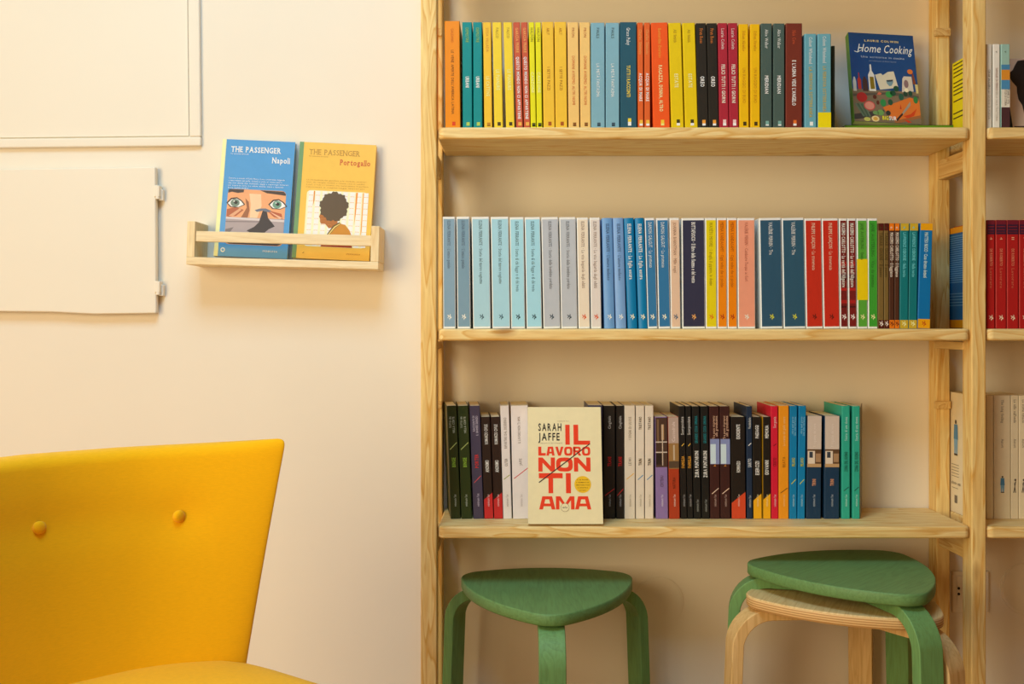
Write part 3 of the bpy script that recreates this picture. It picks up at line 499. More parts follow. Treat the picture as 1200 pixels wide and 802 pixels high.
# book hidden behind the face-out one; only its top shows
bt((689, 706.4, 689, 706.4), 475.4, (62, 55, 76), 'dark purple paperback mostly hidden behind the face-out cream book')

# --- right-hand bay, seen past the right post
GR = 'books in the right bay'
def side_print(root, t, fn):                        # ink on the left cover of a book
    P = Print(); fn(P)
    for k in P.m:
        mm = P.m[k]; mm.v = [(-t / 2 - 0.0004 + y, x, z_) for (x, y, z_) in mm.v]; mm.build(k[0], paper(k[1]), root)
r = book('top', (1155.9, 1162.4, 1155.9, 1162.4), 52, (232, 224, 204), 'white-spined paperback with yellow cover seen through the right ladder', [('OSKAR SALGUERO', 82, 105, (80, 70, 60), 2.6), ('SEI GIORNI DI POESIA', 106, 140, (170, 160, 140), 2.6)], group=GR, depth=0.148, sidecol=(240, 205, 10))
def yel(P):
    for i, (a_, b_) in enumerate(((.155, .10), (.147, .085), (.139, .09), (.131, .1), (.118, .085), (.110, .09), (.102, .085), (.094, .09), (.08, .1), (.055, .09), (.045, .095), (.02, .11))):
        P.rect(('cover_text_line', (60, 50, 10)), b_, 0.143, a_, a_ + 0.0028, 0.0)
side_print(r, 6.5 * 1.922 / F - 0.0004, yel)
book('top', (1164, 1172, 1164, 1172), 52, (230, 222, 202), 'white-spined paperback second from the right post, top shelf', [('SANGUE DI FERRO', 80, 106, (120, 60, 50), 2.6), ('NELLA SALA TRATTORIA', 107, 142, (175, 165, 145), 2.6), ('v', 60, 62, BK, 2.6)], group=GR)
book('top', (1173.2, 1183.6, 1173.2, 1183.6), 52, (150, 185, 165), 'paperback with blue, orange and white striped spine right of post', [('STUDI DI STORIA', 105, 124, BK, 2.4), ('FORME DI VITA', 105, 122, BK, 2.4, '', 0.3), ('v', 60, 62, BK, 2.6)], bands=[(76, 82, (70, 130, 165)), (82, 94, (215, 140, 45)), (94, 105, (75, 135, 170)), (105, 126, (225, 215, 190)), (126, 150.4, (75, 45, 45))], group=GR)
sp = M()
bl = book('mid', (1142.9, 1145.9, 1142.9, 1145.9), 263.5, (5, 92, 140), 'blue book with orange bands seen through the right ladder', [], bands=[(263.5, 270, (235, 150, 12)), (376, 386, (235, 150, 12))], Y=-0.15, depth=0.132, group=GR)
def blu(P):
    P.rect(('cover_band', (235, 150, 12)), 0.0, 0.132, 0.0005, 0.017, 0.0); P.rect(('cover_band', (235, 150, 12), 1), 0.0, 0.132, 0.195, 0.207, 0.0)
    for i in range(22): P.rect(('cover_text_line', (110, 160, 185)), 0.02, 0.118, 0.188 - i * 0.0045, 0.1896 - i * 0.0045, 0.0)
    for i in range(5): P.rect(('cover_text_line', (110, 160, 185)), 0.02, 0.118, 0.07 - i * 0.006, 0.0716 - i * 0.006, 0.0)
side_print(bl, 3.0 * 1.96 / F - 0.0004, blu)
for i, (a_, b_, n_) in enumerate(((1156.8, 1166, '4'), (1167, 1179.4, '4'), (1180.2, 1193.6, '11'), (1194.4, 1207.5, '7'))):
    book('mid', (a_, b_, a_, b_), 258.2, (172, 28, 26), ('red series paperback half hidden by the right post', 'second red series paperback from the right post', 'red series paperback numbered 11, third from the right post', 'red series paperback cut by the right edge of the photo')[i],
         [(n_, 278.4, 281.4, (225, 170, 130), 3), ('DE ROBERTO', 292, 312, (215, 130, 95), 3, 'bs'), ('Lavorare', 315, 338, (205, 110, 80), 3, 's')], bands=[(258.2, 263.5, (110, 26, 40)), (263.5, 275, (52, 26, 48))], rects=[(0.1, 0.9, 265.5, 266.6, (130, 34, 40)), (0.1, 0.9, 269, 270, (130, 34, 40)), (0.1, 0.9, 272, 273, (110, 30, 40))], mark=('bird', (240, 205, 170), 373), group=GR)
CR = (226, 208, 166)
def figure(P, x, z, s, c1, c2, nm='figure_print'):  # small standing figure in a long coat
    P.ell((nm, (40, 34, 32)), x, z + s * 0.93, s * 0.05, s * 0.06, 0.0005)
    P.poly((nm, c1), [(x - s * .1, z + s * .86), (x + s * .1, z + s * .86), (x + s * .13, z + s * .45), (x - s * .13, z + s * .45)], 0.0004)
    P.poly((nm, c2), [(x - s * .11, z + s * .45), (x + s * .11, z + s * .45), (x + s * .09, z + s * .05), (x + s * .02, z + s * .05), (x, z + s * .35), (x - s * .03, z + s * .05), (x - s * .09, z + s * .05)], 0.0004)
    P.rect((nm, (40, 34, 32)), x - s * .1, x + s * .1, z, z + s * .05, 0.0004)
r = book('bot', (1138.2, 1155.2, 1138.2, 1155.2), 463.5, CR, 'cream book whose cover with a blue figure shows through right ladder', [], group=GR, Y=-0.13, depth=0.122)
def crm(P):
    figure(P, 0.068, 0.118, 0.074, (70, 130, 165), (120, 165, 190), 'cover_figure')
    for i in range(5): P.rect(('cover_text_line', (140, 125, 100)), 0.054, 0.088, 0.098 - i * 0.006, 0.0992 - i * 0.006, 0.0003)
    P.text(('cover_title', (70, 60, 50)), 'Storia degli altri', 0.04, 0.118, 0.006, 0.0003, 'right', c=0.062) if False else P.text(('cover_title', (70, 60, 50)), 'una storia', 0.047, 0.088, 0.006, 0.0003, 's', 'right', 0.058)
    P.rect(('cover_text_line', (140, 125, 100)), 0.058, 0.086, 0.05, 0.0512, 0.0003)
    P.rect(('barcode', (110, 100, 85)), 0.062, 0.074, 0.020, 0.036, 0.0003)
side_print(r, 17.0 * 1.98 / F - 0.0004, crm)
for i, (a_, b_, tx) in enumerate(((1155.8, 1164.4, ''), (1165, 1184.4, 'The long feeling'), (1185, 1193.6, 'La villa sull\'onda'), (1194.2, 1204, 'Le storie rimaste'))):
    r = book('bot', (a_, b_, a_, b_), 464, CR, ('cream paperback partly hidden by the right post, bottom row', 'wide cream paperback with blue standing figure on its spine', 'thin cream paperback with tiny sketch, right of the wide cream one', 'cream paperback cut by the photo\'s right edge, bottom row')[i], group=GR)
    P = Print(); k = 1.985 / F; z_ = lambda y: CZ - (y - HY) * k - SH['bot']
    if tx:
        P.text(('spine_lettering', (110, 96, 78)), tx, z_(469), z_(496), 2.8 * k, 0.0003, 's', 'down', 0.0)
        P.text(('spine_lettering', (110, 96, 78)), 'Autori', z_(515), z_(525), 2.6 * k, 0.0003, 's', 'down', 0.0)
    if i == 1: figure(P, 0, z_(578), 20 * k, (70, 125, 155), (110, 155, 175), 'spine_figure')
    if i in (2, 3):
        for q in range(3): P.poly(('spine_figure', (90, 78, 64)), [((-2 + q * 1.4) * k, z_(578)), ((-1.4 + q * 1.4) * k, z_(578)), ((1.4 - q) * k, z_(565 + q)), ((.8 - q) * k, z_(564 + q))], 0.0003)
        P.ell(('spine_figure', (90, 78, 64)), 0.5 * k, z_(563), 1.2 * k, 1.4 * k, 0.0003, 10)
    P.build(r, None)

# ------------------------------------------------------------------ face-out books
def faceout(base_l, base_r, ztop_px, Yb, Yt, zb, thick, cov, spine_col, name='paperback_book'):
    k = (Yb - CAM_Y) / F; w = (base_r - base_l) * k; xc = ((base_l + base_r) / 2 - CX) * k
    zt = CZ - (ztop_px - HY) * (Yt - CAM_Y) / F
    L = math.hypot(zt - zb, Yt - Yb); lean = math.atan2(Yt - Yb, zt - zb)
    root = empty(name, (xc, Yb, zb + 0.0005 + thick * math.sin(lean))); L -= thick * math.sin(lean); root.rotation_euler = (-lean, 0, 0)
    m = M(); b = 0.0012
    m.box(-w / 2, w / 2, 0, 0.0009, 0, L); m.build('front_cover', paper(cov), root)
    m = M(); m.box(-w / 2, w / 2, thick - 0.0009, thick, 0, L); m.build('back_cover', paper(cov), root)
    m = M(); m.box(-w / 2 - 0.0006, -w / 2, 0, thick, 0, L); m.build('spine', paper(spine_col), root)
    m = M(); m.box(-w / 2 + 0.0002, w / 2 - 0.001, 0.001, thick - 0.001, 0.0006, L - 0.0006); m.build('pages', PAGES, root)
    return root, w, L
def block_letters(P, key, word, x0, x1, z0, z1, off, sw, gap):
    n = len(word); widths = {'I': 0.32, 'L': 0.9, 'M': 1.15, 'T': 1.05}
    ws = [widths.get(c, 1.0) for c in word]; tot = sum(ws); unit = ((x1 - x0) - gap * (n - 1)) / tot; x = x0; h = z1 - z0
    def st(p, q, w_):
        d = Vector((q[0] - p[0], q[1] - p[1])); d.normalize(); nrm = Vector((-d.y, d.x)) * w_ / 2
        P.poly(key, [(p[0] + nrm.x, p[1] + nrm.y), (p[0] - nrm.x, p[1] - nrm.y), (q[0] - nrm.x, q[1] - nrm.y), (q[0] + nrm.x, q[1] + nrm.y)], off)
    def ring(a, b, c, d, w_, pow_=3.2):
        cx, cz, rx, rz = (a + b) / 2, (c + d) / 2, (b - a) / 2, (d - c) / 2; K = 28
        f = lambda t, e: math.copysign(abs(t) ** (2 / pow_), t) * e
        out = [(cx + f(math.cos(t), rx), cz + f(math.sin(t), rz)) for t in [2 * math.pi * i / K for i in range(K)]]
        inn = [(cx + f(math.cos(t), rx - w_), cz + f(math.sin(t), rz - w_ * 0.9)) for t in [2 * math.pi * i / K for i in range(K)]]
        for i in range(K): P.poly(key, [out[i], out[(i + 1) % K], inn[(i + 1) % K], inn[i]], off)
    for c, wf in zip(word, ws):
        w_ = wf * unit; s_ = sw
        if c == 'I': P.rect(key, x, x + w_, z0, z1, off)
        elif c == 'L': P.rect(key, x, x + s_ * 1.3, z0, z1, off); P.rect(key, x + s_ * 1.3, x + w_, z0, z0 + s_ * 1.1, off)
        elif c == 'T': P.rect(key, x, x + w_, z1 - s_ * 1.05, z1, off); P.rect(key, x + w_ / 2 - s_ * .62, x + w_ / 2 + s_ * .62, z0, z1 - s_ * 1.05, off)
        elif c == 'N':
            P.rect(key, x, x + s_, z0, z1, off); P.rect(key, x + w_ - s_, x + w_, z0, z1, off)
            P.poly(key, [(x + s_, z1), (x + s_, z1 - s_ * 1.25), (x + w_ - s_, z0), (x + w_ - s_, z0 + s_ * 1.25)], off + 0.00003)
        elif c == 'O': ring(x, x + w_, z0, z1, s_)
        elif c == 'V':
            P.poly(key, [(x, z1), (x + s_ * 1.1, z1), (x + w_ / 2 + s_ * .35, z0), (x + w_ / 2 - s_ * .55, z0)], off); P.poly(key, [(x + w_, z1), (x + w_ - s_ * 1.1, z1), (x + w_ / 2 - s_ * .35, z0), (x + w_ / 2 + s_ * .55, z0)], off + 0.00003)
        elif c == 'A':
            tw = w_ * 0.26
            P.poly(key, [(x, z0), (x + s_ * 1.05, z0), (x + tw + s_ * .75, z1), (x + tw * .75, z1)], off); P.poly(key, [(x + w_, z0), (x + w_ - s_ * 1.05, z0), (x + w_ - tw - s_ * .75, z1), (x + w_ - tw * .75, z1)], off)
            P.rect(key, x + tw, x + w_ - tw, z1 - s_ * .85, z1, off + 0.00003); P.rect(key, x + s_ * .8, x + w_ - s_ * .8, z0 + h * .24, z0 + h * .24 + s_ * .75, off + 0.00003)
        elif c == 'R':
            P.rect(key, x, x + s_, z0, z1, off); ring(x, x + w_ * .94, z0 + h * .36, z1, s_ * .9); P.poly(key, [(x + w_ * .42, z0 + h * .42), (x + w_ * .42 + s_ * 1.1, z0 + h * .42), (x + w_, z0), (x + w_ - s_ * 1.15, z0)], off + 0.00003)
        elif c == 'M':
            P.rect(key, x, x + s_, z0, z1, off); P.rect(key, x + w_ - s_, x + w_, z0, z1, off)
            P.poly(key, [(x + s_ * .2, z1), (x + s_ * 1.3, z1), (x + w_ / 2 + s_ * .4, z0 + h * .25), (x + w_ / 2 - s_ * .4, z0 + h * .25)], off + 0.00003); P.poly(key, [(x + w_ - s_ * .2, z1), (x + w_ - s_ * 1.3, z1), (x + w_ / 2 - s_ * .4, z0 + h * .25), (x + w_ / 2 + s_ * .4, z0 + h * .25)], off + 0.00006)
        x += w_ + gap
# cream face-out book on the bottom shelf
root, w, L = faceout(619.3, 706.8, 477.6, -0.196, -0.142, SH['bot'], 0.016, (238, 215, 164), (236, 216, 170))
P = Print(); U = lambda u: -w / 2 + u * w; V = lambda v: L * (1 - v)
RD = (226, 58, 24); DK = (45, 32, 34)
P.text(('cover_author', (35, 30, 30)), 'SARAH', U(.14), U(.455), L * .062, .0003, 'bw', 'right', V(.207))
P.text(('cover_author', (35, 30, 30)), 'JAFFE', U(.14), U(.43), L * .062, .0003, 'bw', 'right', V(.29))
P.text(('cover_small_text', (150, 120, 90)), 'minimum fax', U(.40), U(.56), L * .008, .0003, '', 'right', V(.127))
P.text(('cover_small_text', (150, 120, 90)), 'traduzione di Sara Reggiani', U(.14), U(.465), L * .009, .0003, '', 'right', V(.318))
K_ = ('cover_title', RD)
P.rect(K_, U(.508), U(.568), V(.328), V(.155), .0003)
P.rect(K_, U(.62), U(.685), V(.328), V(.155), .0003); P.rect(K_, U(.685), U(.845), V(.328), V(.293), .0003)
block_letters(P, K_, 'LAVORO', U(.137), U(.845), V(.422), V(.345), .0003, .0046, .0012)
block_letters(P, K_, 'NON', U(.137), U(.845), V(.558), V(.438), .0003, .0082, .0022)
P.rect(K_, U(.142), U(.465), V(.615), V(.572), .0003); P.rect(K_, U(.272), U(.335), V(.742), V(.615), .0003)
P.rect(K_, U(.508), U(.575), V(.742), V(.572), .0003)
block_letters(P, K_, 'AMA', U(.145), U(.845), V(.878), V(.768), .0003, .0068, .0010)
P.poly(('cover_slash', DK), [(U(.14), V(.648)), (U(.148), V(.655)), (U(.845), V(.322)), (U(.838), V(.316))], .0005)
P.ell(('cover_badge', (236, 182, 30)), U(.735), V(.668), w * .113, w * .113, .0003, 32)
for i, s_ in enumerate(('E SE FOSSE', 'IL MOMENTO DI', 'SMETTERE CON', 'IL NOSTRO', 'LAVORO?')):
    P.text(('badge_text', (120, 80, 15)), s_, U(.735 - (.075, .085, .09, .07, .05)[i]), U(.735 + (.075, .085, .09, .07, .05)[i]), L * .0075, .0005, 'b', 'right', V(.632 + .0225 * i))
P.ell(('cover_seal', (120, 85, 60)), U(.492), V(.862), w * .057, w * .057, .00042, 28); P.ell(('seal_face', (238, 215, 164)), U(.492), V(.862), w * .053, w * .053, .0005, 28)
P.text(('seal_text', (60, 45, 40)), 'mfx', U(.46), U(.525), L * .016, .0006, 'b', 'right', V(.869))
P.build(root, None)
tag(root, 'cream face-out book with big red block lettering and a yellow badge', 'book')

# dark blue face-out cookery book, standing on a flat green-spined book
k = 1.984 / F
fb = empty('paperback_book', (0, 0, 0)); xa, xb = (990.5 - CX) * k, 0.8795; zt = SH['top']; m = M()
m.box(xa, xb, -0.126, -0.1252, zt + .0004, zt + .0185); m.box(xa, xb, -0.126, -0.006, zt + .0004, zt + .0012); m.box(xa, xb, -0.126, -0.006, zt + .0177, zt + .0185)
m.build('cover', paper((96, 140, 28)), fb); m = M(); m.box(xa + .001, xb - .001, -0.125, -0.008, zt + .0012, zt + .0177); m.build('pages', PAGES, fb)
tag(fb, 'green-spined book lying flat under the dark blue cookery book', 'book')
root, w, L = faceout(1001.5, 1080, 40.5, -0.118, -0.045, zt + 0.0187, 0.017, (22, 66, 112), (88, 130, 34))
root.rotation_euler.y = R(3.2)
P = Print(); U = lambda u: -w / 2 + u * w; V = lambda v: L * (1 - v)
def pp(nm, c, pts, off): P.poly((nm, c), [(U(a_), V(b_)) for a_, b_ in pts], off)
P.text(('cover_author', (228, 205, 130)), 'LAURIE COLWIN', U(.24), U(.76), L * .022, .0006, 'bw', 'right', V(.098))
P.text(('cover_title', (232, 226, 205)), 'Home', U(.12), U(.47), L * .09, .0006, 'i', 'right', V(.22))
P.text(('cover_title', (232, 226, 205)), 'Cooking', U(.52), U(.95), L * .09, .0006, 'i', 'right', V(.22))
pp('cover_title', (232, 226, 205), [(.07, .212), (.12, .222), (.20, .19), (.20, .196), (.12, .230), (.07, .219)], .0006)
P.text(('cover_subtitle', (185, 195, 200)), 'Una scrittrice in cucina', U(.17), U(.83), L * .022, .0006, '', 'right', V(.285))
P.text(('cover_subtitle', (150, 165, 175)), 'introduzione di Ruth Reichl', U(.29), U(.70), L * .013, .0006, '', 'right', V(.325))
pp('table_top', (118, 100, 74), [(0, .645), (1, .645), (1, 1), (0, 1)], .0002)
pp('table_top', (84, 76, 62), [(0, .70), (.62, .66), (1, .69), (1, .715), (.5, .69), (0, .73)], .0003)
pp('table_shadow', (62, 56, 50), [(0, .925), (.45, .86), (.46, .885), (.2, .96), (0, .985)], .0003)
pp('board', (206, 108, 40), [(.44, .835), (.86, .71), (1, .74), (1, .90), (.60, .975), (.52, .93)], .00035)
pp('board_edge', (150, 92, 50), [(.60, .975), (1, .90), (1, .93), (.66, 1), (.6, 1)], .00035)
pp('bottle', (214, 208, 186), [(.255, .66), (.255, .48), (.285, .43), (.288, .36), (.312, .36), (.315, .43), (.35, .48), (.36, .66)], .0004)
pp('bottle_label', (128, 104, 22), [(.275, .50), (.335, .50), (.345, .635), (.28, .64)], .0005)
pp('bottle', (190, 186, 166), [(.015, .67), (.015, .56), (.03, .51), (.05, .51), (.065, .56), (.065, .67)], .0004)
pp('bottle', (178, 52, 38), [(.09, .645), (.085, .54), (.105, .51), (.105, .46), (.118, .46), (.12, .51), (.14, .54), (.14, .645)], .0004)
pp('bottle', (70, 44, 38), [(.16, .665), (.16, .55), (.185, .50), (.205, .50), (.235, .55), (.24, .665)], .0004)
pp('open_book', (206, 194, 160), [(.36, .475), (.45, .455), (.48, .475), (.56, .435), (.65, .425), (.70, .605), (.56, .625), (.42, .64)], .0004)
pp('open_book_bowl', (110, 140, 142), [(.525, .53), (.63, .52), (.63, .55), (.60, .59), (.565, .595), (.53, .565)], .0005)
pp('open_book_bowl', (52, 62, 64), [(.525, .53), (.63, .52), (.615, .54), (.54, .548)], .0006)
pp('page_stack', (200, 186, 160), [(.775, .50), (.80, .475), (.915, .475), (.93, .64), (.75, .655)], .0004)
P.ell(('page_bowl', (128, 100, 96)), U(.825), V(.56), w * .035, L * .045, .0005)
P.ell(('bulb', (236, 214, 170)), U(.82), V(.632), w * .03, L * .022, .0006)
pp('spoon', (128, 62, 30), [(.925, .44), (.945, .44), (.975, .56), (.93, .56)], .0004); P.ell(('spoon', (204, 108, 44)), U(.90), V(.42), w * .042, L * .028, .0005)
pp('card', (196, 176, 110), [(.955, .56), (1, .56), (1, .66), (.965, .66)], .0004)
P.ell(('tomato', (168, 40, 36)), U(.135), V(.735), w * .08, L * .055, .0005); P.ell(('radish', (192, 74, 68)), U(.24), V(.825), w * .085, L * .052, .0005); P.ell(('radish', (206, 132, 108)), U(.24), V(.825), w * .07, L * .042, .0006)
P.ell(('olive', (88, 40, 28)), U(.33), V(.725), w * .03, L * .023, .0005); P.ell(('olive', (88, 40, 28)), U(.37), V(.785), w * .022, L * .024, .0005)
pp('shrimp', (188, 96, 68), [(.36, .70), (.40, .665), (.44, .68), (.42, .70)], .0005)
for (a_, b_, rx, rz, c) in ((.55, .69, .055, .036, (52, 138, 62)), (.61, .672, .045, .032, (30, 72, 48)), (.665, .62, .042, .033, (26, 70, 46)), (.45, .785, .045, .042, (46, 126, 64)), (.56, .775, .037, .034, (32, 76, 50)), (.73, .71, .038, .038, (34, 84, 62)), (.80, .672, .034, .03, (28, 60, 44)), (.875, .665, .032, .03, (26, 66, 48)), (.945, .735, .035, .04, (40, 116, 56)), (.40, .895, .05, .033, (104, 146, 74)), (.33, .90, .05, .022, (104, 140, 78)), (.515, .895, .036, .028, (44, 50, 42))):
    P.ell(('leaf', c), U(a_), V(b_), w * rx, L * rz, .00055, 12)
for i in range(5): pp('string_bean', (72, 92, 68) if i % 2 else (96, 112, 86), [(.02 + .03 * i, .81), (.045 + .03 * i, .80), (.16 + .022 * i, .94), (.135 + .022 * i, .95)], .00045)
pp('chilli', (196, 62, 24), [(.74, .92), (.85, .895), (.95, .83), (.90, .91), (.80, .945)], .00055); pp('chilli', (196, 52, 22), [(.735, .945), (.80, .965), (.86, .985), (.80, .99)], .00055); pp('chilli', (176, 48, 28), [(.695, .845), (.71, .79), (.72, .845)], .00055)
pp('knife', (60, 38, 28), [(.625, .96), (.725, .885), (.735, .905), (.64, .98)], .0006); pp('knife', (150, 138, 116), [(.725, .885), (.86, .755), (.86, .80), (.735, .905)], .0006)
P.ell(('lemon', (180, 176, 84)), U(.19), V(.975), w * .05, L * .022, .0005); P.ell(('egg', (222, 196, 130)), U(.315), V(.965), w * .058, L * .032, .0005); P.ell(('egg', (206, 152, 62)), U(.315), V(.965), w * .034, L * .02, .0006)
P.text(('publisher_mark', (244, 214, 40)), 'BIG', U(.42), U(.51), L * .04, .0008, 'b', 'right', V(.972)); P.text(('publisher_mark', (244, 240, 225)), 'SUR', U(.52), U(.63), L * .04, .0008, 'b', 'right', V(.972))
P.build(root, None)
tag(root, 'face-out dark blue cookery book with painted vegetables and bottles', 'book')

# pinkish face-out book at the right edge
root, w, L = faceout(1187.5, 1262, 70, -0.15, -0.11, SH['top'], 0.014, (206, 176, 148), (40, 36, 34))
P = Print(); U = lambda u: -w / 2 + u * w; V = lambda v: L * (1 - v)
P.poly(('cover_silhouette', (38, 30, 26)), [(U(a_), V(b_)) for a_, b_ in ((.24, .03), (.18, .10), (.14, .16), (.08, .20), (.075, .28), (.11, .34), (.16, .40), (.15, .48), (.155, .58), (.2, .66), (.22, .93), (.8, .93), (.85, .4), (.7, .1), (.5, .0))], .0003)
P.poly(('cover_emblem', (60, 50, 44)), [(U(.03), V(.06)), (U(.07), V(.035)), (U(.11), V(.06)), (U(.07), V(.055))], .0003)
P.rect(('cover_band', (88, 66, 56)), U(.02), U(.98), V(.985), V(.95), .0002)
P.text(('cover_small_text', (60, 50, 44)), 'edizioni', U(.025), U(.12), L * .009, .0003, '', 'right', V(.09))
P.build(root, None); root.rotation_euler.y = R(-1); root.location.z += 0.0016
tag(root, 'face-out pinkish book with a black silhouette at the right edge', 'book')

# ------------------------------------------------------------------ small wooden wall rack with two magazines-size books
rk = empty('wall_rack', (0, 0, 0)); Yf = -0.087; kf = (Yf - CAM_Y) / F
A = px(218, 310, Yf); B = px(443.3, 316, Yf); W_ = (B - A).length; tilt = -math.atan2(B.z - A.z, B.x - A.x)
rk.location = (A.x, 0, A.z); rk.rotation_euler = (0, tilt, 0)
e = 0.0165; th = 0.0155
m = M(); m.box(0, W_, Yf, -0.0005, 0, th); m.build('base_board', RACK_X, rk, bevel=0.0012)
hh = 0.0885
for x0 in (0, W_ - e):
    m = M(); m.box(x0, x0 + e, Yf + 0.0005, -0.0005, th, hh); m.build('end_panel', RACK_Z, rk, bevel=0.0012)
m = M(); m.box(e, W_ - e, Yf + 0.004, Yf + 0.016, 0.0475, 0.069); m.build('front_rail', RACK_X, rk, bevel=0.0012)
tag(rk, 'small pale wooden wall rack with a front rail', 'wall shelf')

def rackbook(bl, br, top_y, cx_top, cov, strip, label, art):
    Yb, Yt = -0.050, -0.022
    cb = px((bl + br) / 2, 303.5, Yb); k = (Yb - CAM_Y) / F; w = (br - bl) * k
    xr = cb.x - A.x; zb = A.z - math.tan(tilt) * xr + th + 0.0012
    ct = px(cx_top, top_y, Yt); L = math.hypot(ct.z - zb, Yt - Yb, ct.x - cb.x); lean = math.atan2(Yt - Yb, ct.z - zb); roll = math.atan2(ct.x - cb.x, ct.z - zb)
    root = empty('paperback_book', (cb.x, Yb, zb + 0.0016 + abs(math.sin(roll - tilt)) * w / 2)); root.rotation_euler = (-lean, roll, 0)
    tk = 0.013
    m = M(); m.box(-w / 2, w / 2, 0, .0009, 0, L); m.build('front_cover', paper(cov, rough=0.35), root)
    m = M(); m.box(-w / 2, w / 2, tk - .0009, tk, 0, L); m.build('back_cover', paper(cov), root)
    m = M(); m.box(-w / 2 - .0006, -w / 2, 0, tk, 0, L); m.build('spine', paper(strip), root)
    m = M(); m.box(-w / 2 + .0002, w / 2 - .001, .001, tk - .001, .0006, L - .0006); m.build('pages', PAGES, root)
    P = Print(); U = lambda u: -w / 2 + u * w; V = lambda v: L * (1 - v)
    P.rect(('spine_strip', strip), U(0), U(.052), V(1), V(0), .0003)
    art(P, U, V, w, L); P.build(root, None); tag(root, label, 'book')
def rr(P, key, U, V, u0, u1, v0, v1, off, r=.05):   # rounded rectangle
    pts = []
    asp = 0.62
    for (cu, cv, a0) in ((u1 - r, v0 + r * asp, 0), (u0 + r, v0 + r * asp, 90), (u0 + r, v1 - r * asp, 180), (u1 - r, v1 - r * asp, 270)):
        pts += [(U(cu + r * math.cos(R(a0 + t))), V(cv - r * asp * math.sin(R(a0 + t)))) for t in range(0, 91, 18)]
    P.poly(key, pts, off)
def napoli(P, U, V, w, L):
    def pp(nm, c, pts, off): P.poly((nm, c), [(U(a_), V(b_)) for a_, b_ in pts], off)
    C = (250, 244, 228)
    P.text(('cover_title', C), 'THE PASSENGER', U(.125), U(.81), L * .044, .0004, 'bs', 'right', V(.105))
    P.text(('cover_subtitle', C), 'Per esploratori del mondo', U(.125), U(.37), L * .012, .0004, '', 'right', V(.128))
    P.text(('cover_place', C), 'Napoli', U(.70), U(.945), L * .045, .0004, 'bs', 'right', V(.188))
    for i, (s_, e_) in enumerate((('Camorra e movida di Paolo Macry. Storie sotterranee, leggende', .89), ('e sacri misteri del golfo. Vulcano e citta, un teatro aperto', .86), ('che non chiude mai. Inchieste, saggi e reportage letterari', .945), ('per capire la citta, tra calcio, musica, mare e fantasmi', .88), ('di una capitale perduta', .40))):
        P.text(('cover_blurb', C), s_, U(.12), U(e_), L * .0115, .0004, '', 'right', V(.338 + .0205 * i))
    rr(P, ('photo', (226, 160, 110)), U, V, .125, .925, .425, .895, .0003, .06)
    pp('brow', (70, 62, 60), [(.15, .427), (.345, .427), (.34, .45), (.26, .458), (.18, .45), (.13, .46), (.13, .435)], .0005)
    pp('brow', (70, 60, 56), [(.565, .427), (.89, .43), (.92, .45), (.92, .465), (.80, .457), (.66, .45)], .0005)
    pp('nose_shade', (150, 96, 66), [(.37, .50), (.42, .53), (.44, .60), (.42, .665), (.33, .665), (.40, .58)], .0004)
    pp('cheek_light', (240, 194, 150), [(.42, .46), (.58, .46), (.60, .56), (.55, .665), (.45, .665), (.45, .55)], .0004)
    pp('face_paint', (172, 96, 66), [(.13, .60), (.24, .58), (.36, .60), (.26, .655), (.16, .665), (.13, .66)], .00042); pp('face_paint', (214, 160, 120), [(.16, .655), (.30, .59), (.33, .60), (.22, .66)], .0005)
    pp('face_paint', (176, 92, 62), [(.66, .59), (.88, .62), (.90, .665), (.78, .65)], .00042); pp('face_paint', (224, 176, 140), [(.70, .60), (.90, .655), (.86, .664)], .0005)
    for (cx, c2) in ((.235, (110, 128, 112)), (.81, (104, 146, 124))):
        P.poly(('eye_line', (62, 44, 40), cx), [(U(a_), V(b_)) for a_, b_ in [(cx - .12, .545), (cx - .06, .503), (cx + .02, .495), (cx + .09, .52), (cx + .14, .555), (cx + .05, .583), (cx - .06, .582)]], .0005)
        P.poly(('eye_white', (232, 226, 216), cx), [(U(a_), V(b_)) for a_, b_ in [(cx - .10, .548), (cx - .05, .515), (cx + .02, .506), (cx + .08, .527), (cx + .12, .555), (cx + .05, .577), (cx - .05, .575)]], .0006)
        P.ell(('iris', c2, cx), U(cx), V(.543), w * .062, L * .033, .0007, 18); P.ell(('pupil', (46, 48, 46)), U(cx + .01), V(.54), w * .026, L * .014, .0008, 14); P.ell(('glint', (236, 236, 228)), U(cx - .015), V(.53), w * .01, L * .006, .0009, 8)
    pp('street', (166, 150, 146), [(.125, .665), (.925, .665), (.925, .83), (.125, .83)], .00045)
    pp('street', (206, 192, 184), [(.125, .665), (.925, .672), (.925, .69), (.125, .682)], .0005); pp('street', (128, 116, 114), [(.125, .70), (.7, .69), (.7, .697), (.125, .71)], .0005)
    pp('street', (120, 110, 108), [(.13, .77), (.24, .75), (.2, .79), (.13, .80)], .0005)
    pp('rider', (104, 112, 124), [(.51, .598), (.58, .583), (.66, .58), (.74, .60), (.70, .612), (.62, .60), (.54, .612)], .0006)
    pp('rider', (62, 56, 58), [(.62, .60), (.68, .61), (.70, .66), (.76, .70), (.80, .73), (.72, .755), (.66, .79), (.47, .79), (.42, .775), (.52, .74), (.58, .70), (.6, .65)], .0006)
    pp('street', (70, 58, 54), [(.13, .865), (.5, .87), (.86, .868), (.9, .88), (.85, .892), (.2, .892), (.13, .88)], .0005)
    P.ell(('publisher_seal', C), U(.115), V(.945), w * .03, L * .02, .0004, 18); P.ell(('publisher_seal_core', (92, 160, 206)), U(.115), V(.945), w * .018, L * .011, .0005, 14)
    P.text(('publisher_name', C), 'IPERBOREA', U(.66), U(.86), L * .015, .0004, 'w', 'right', V(.95))
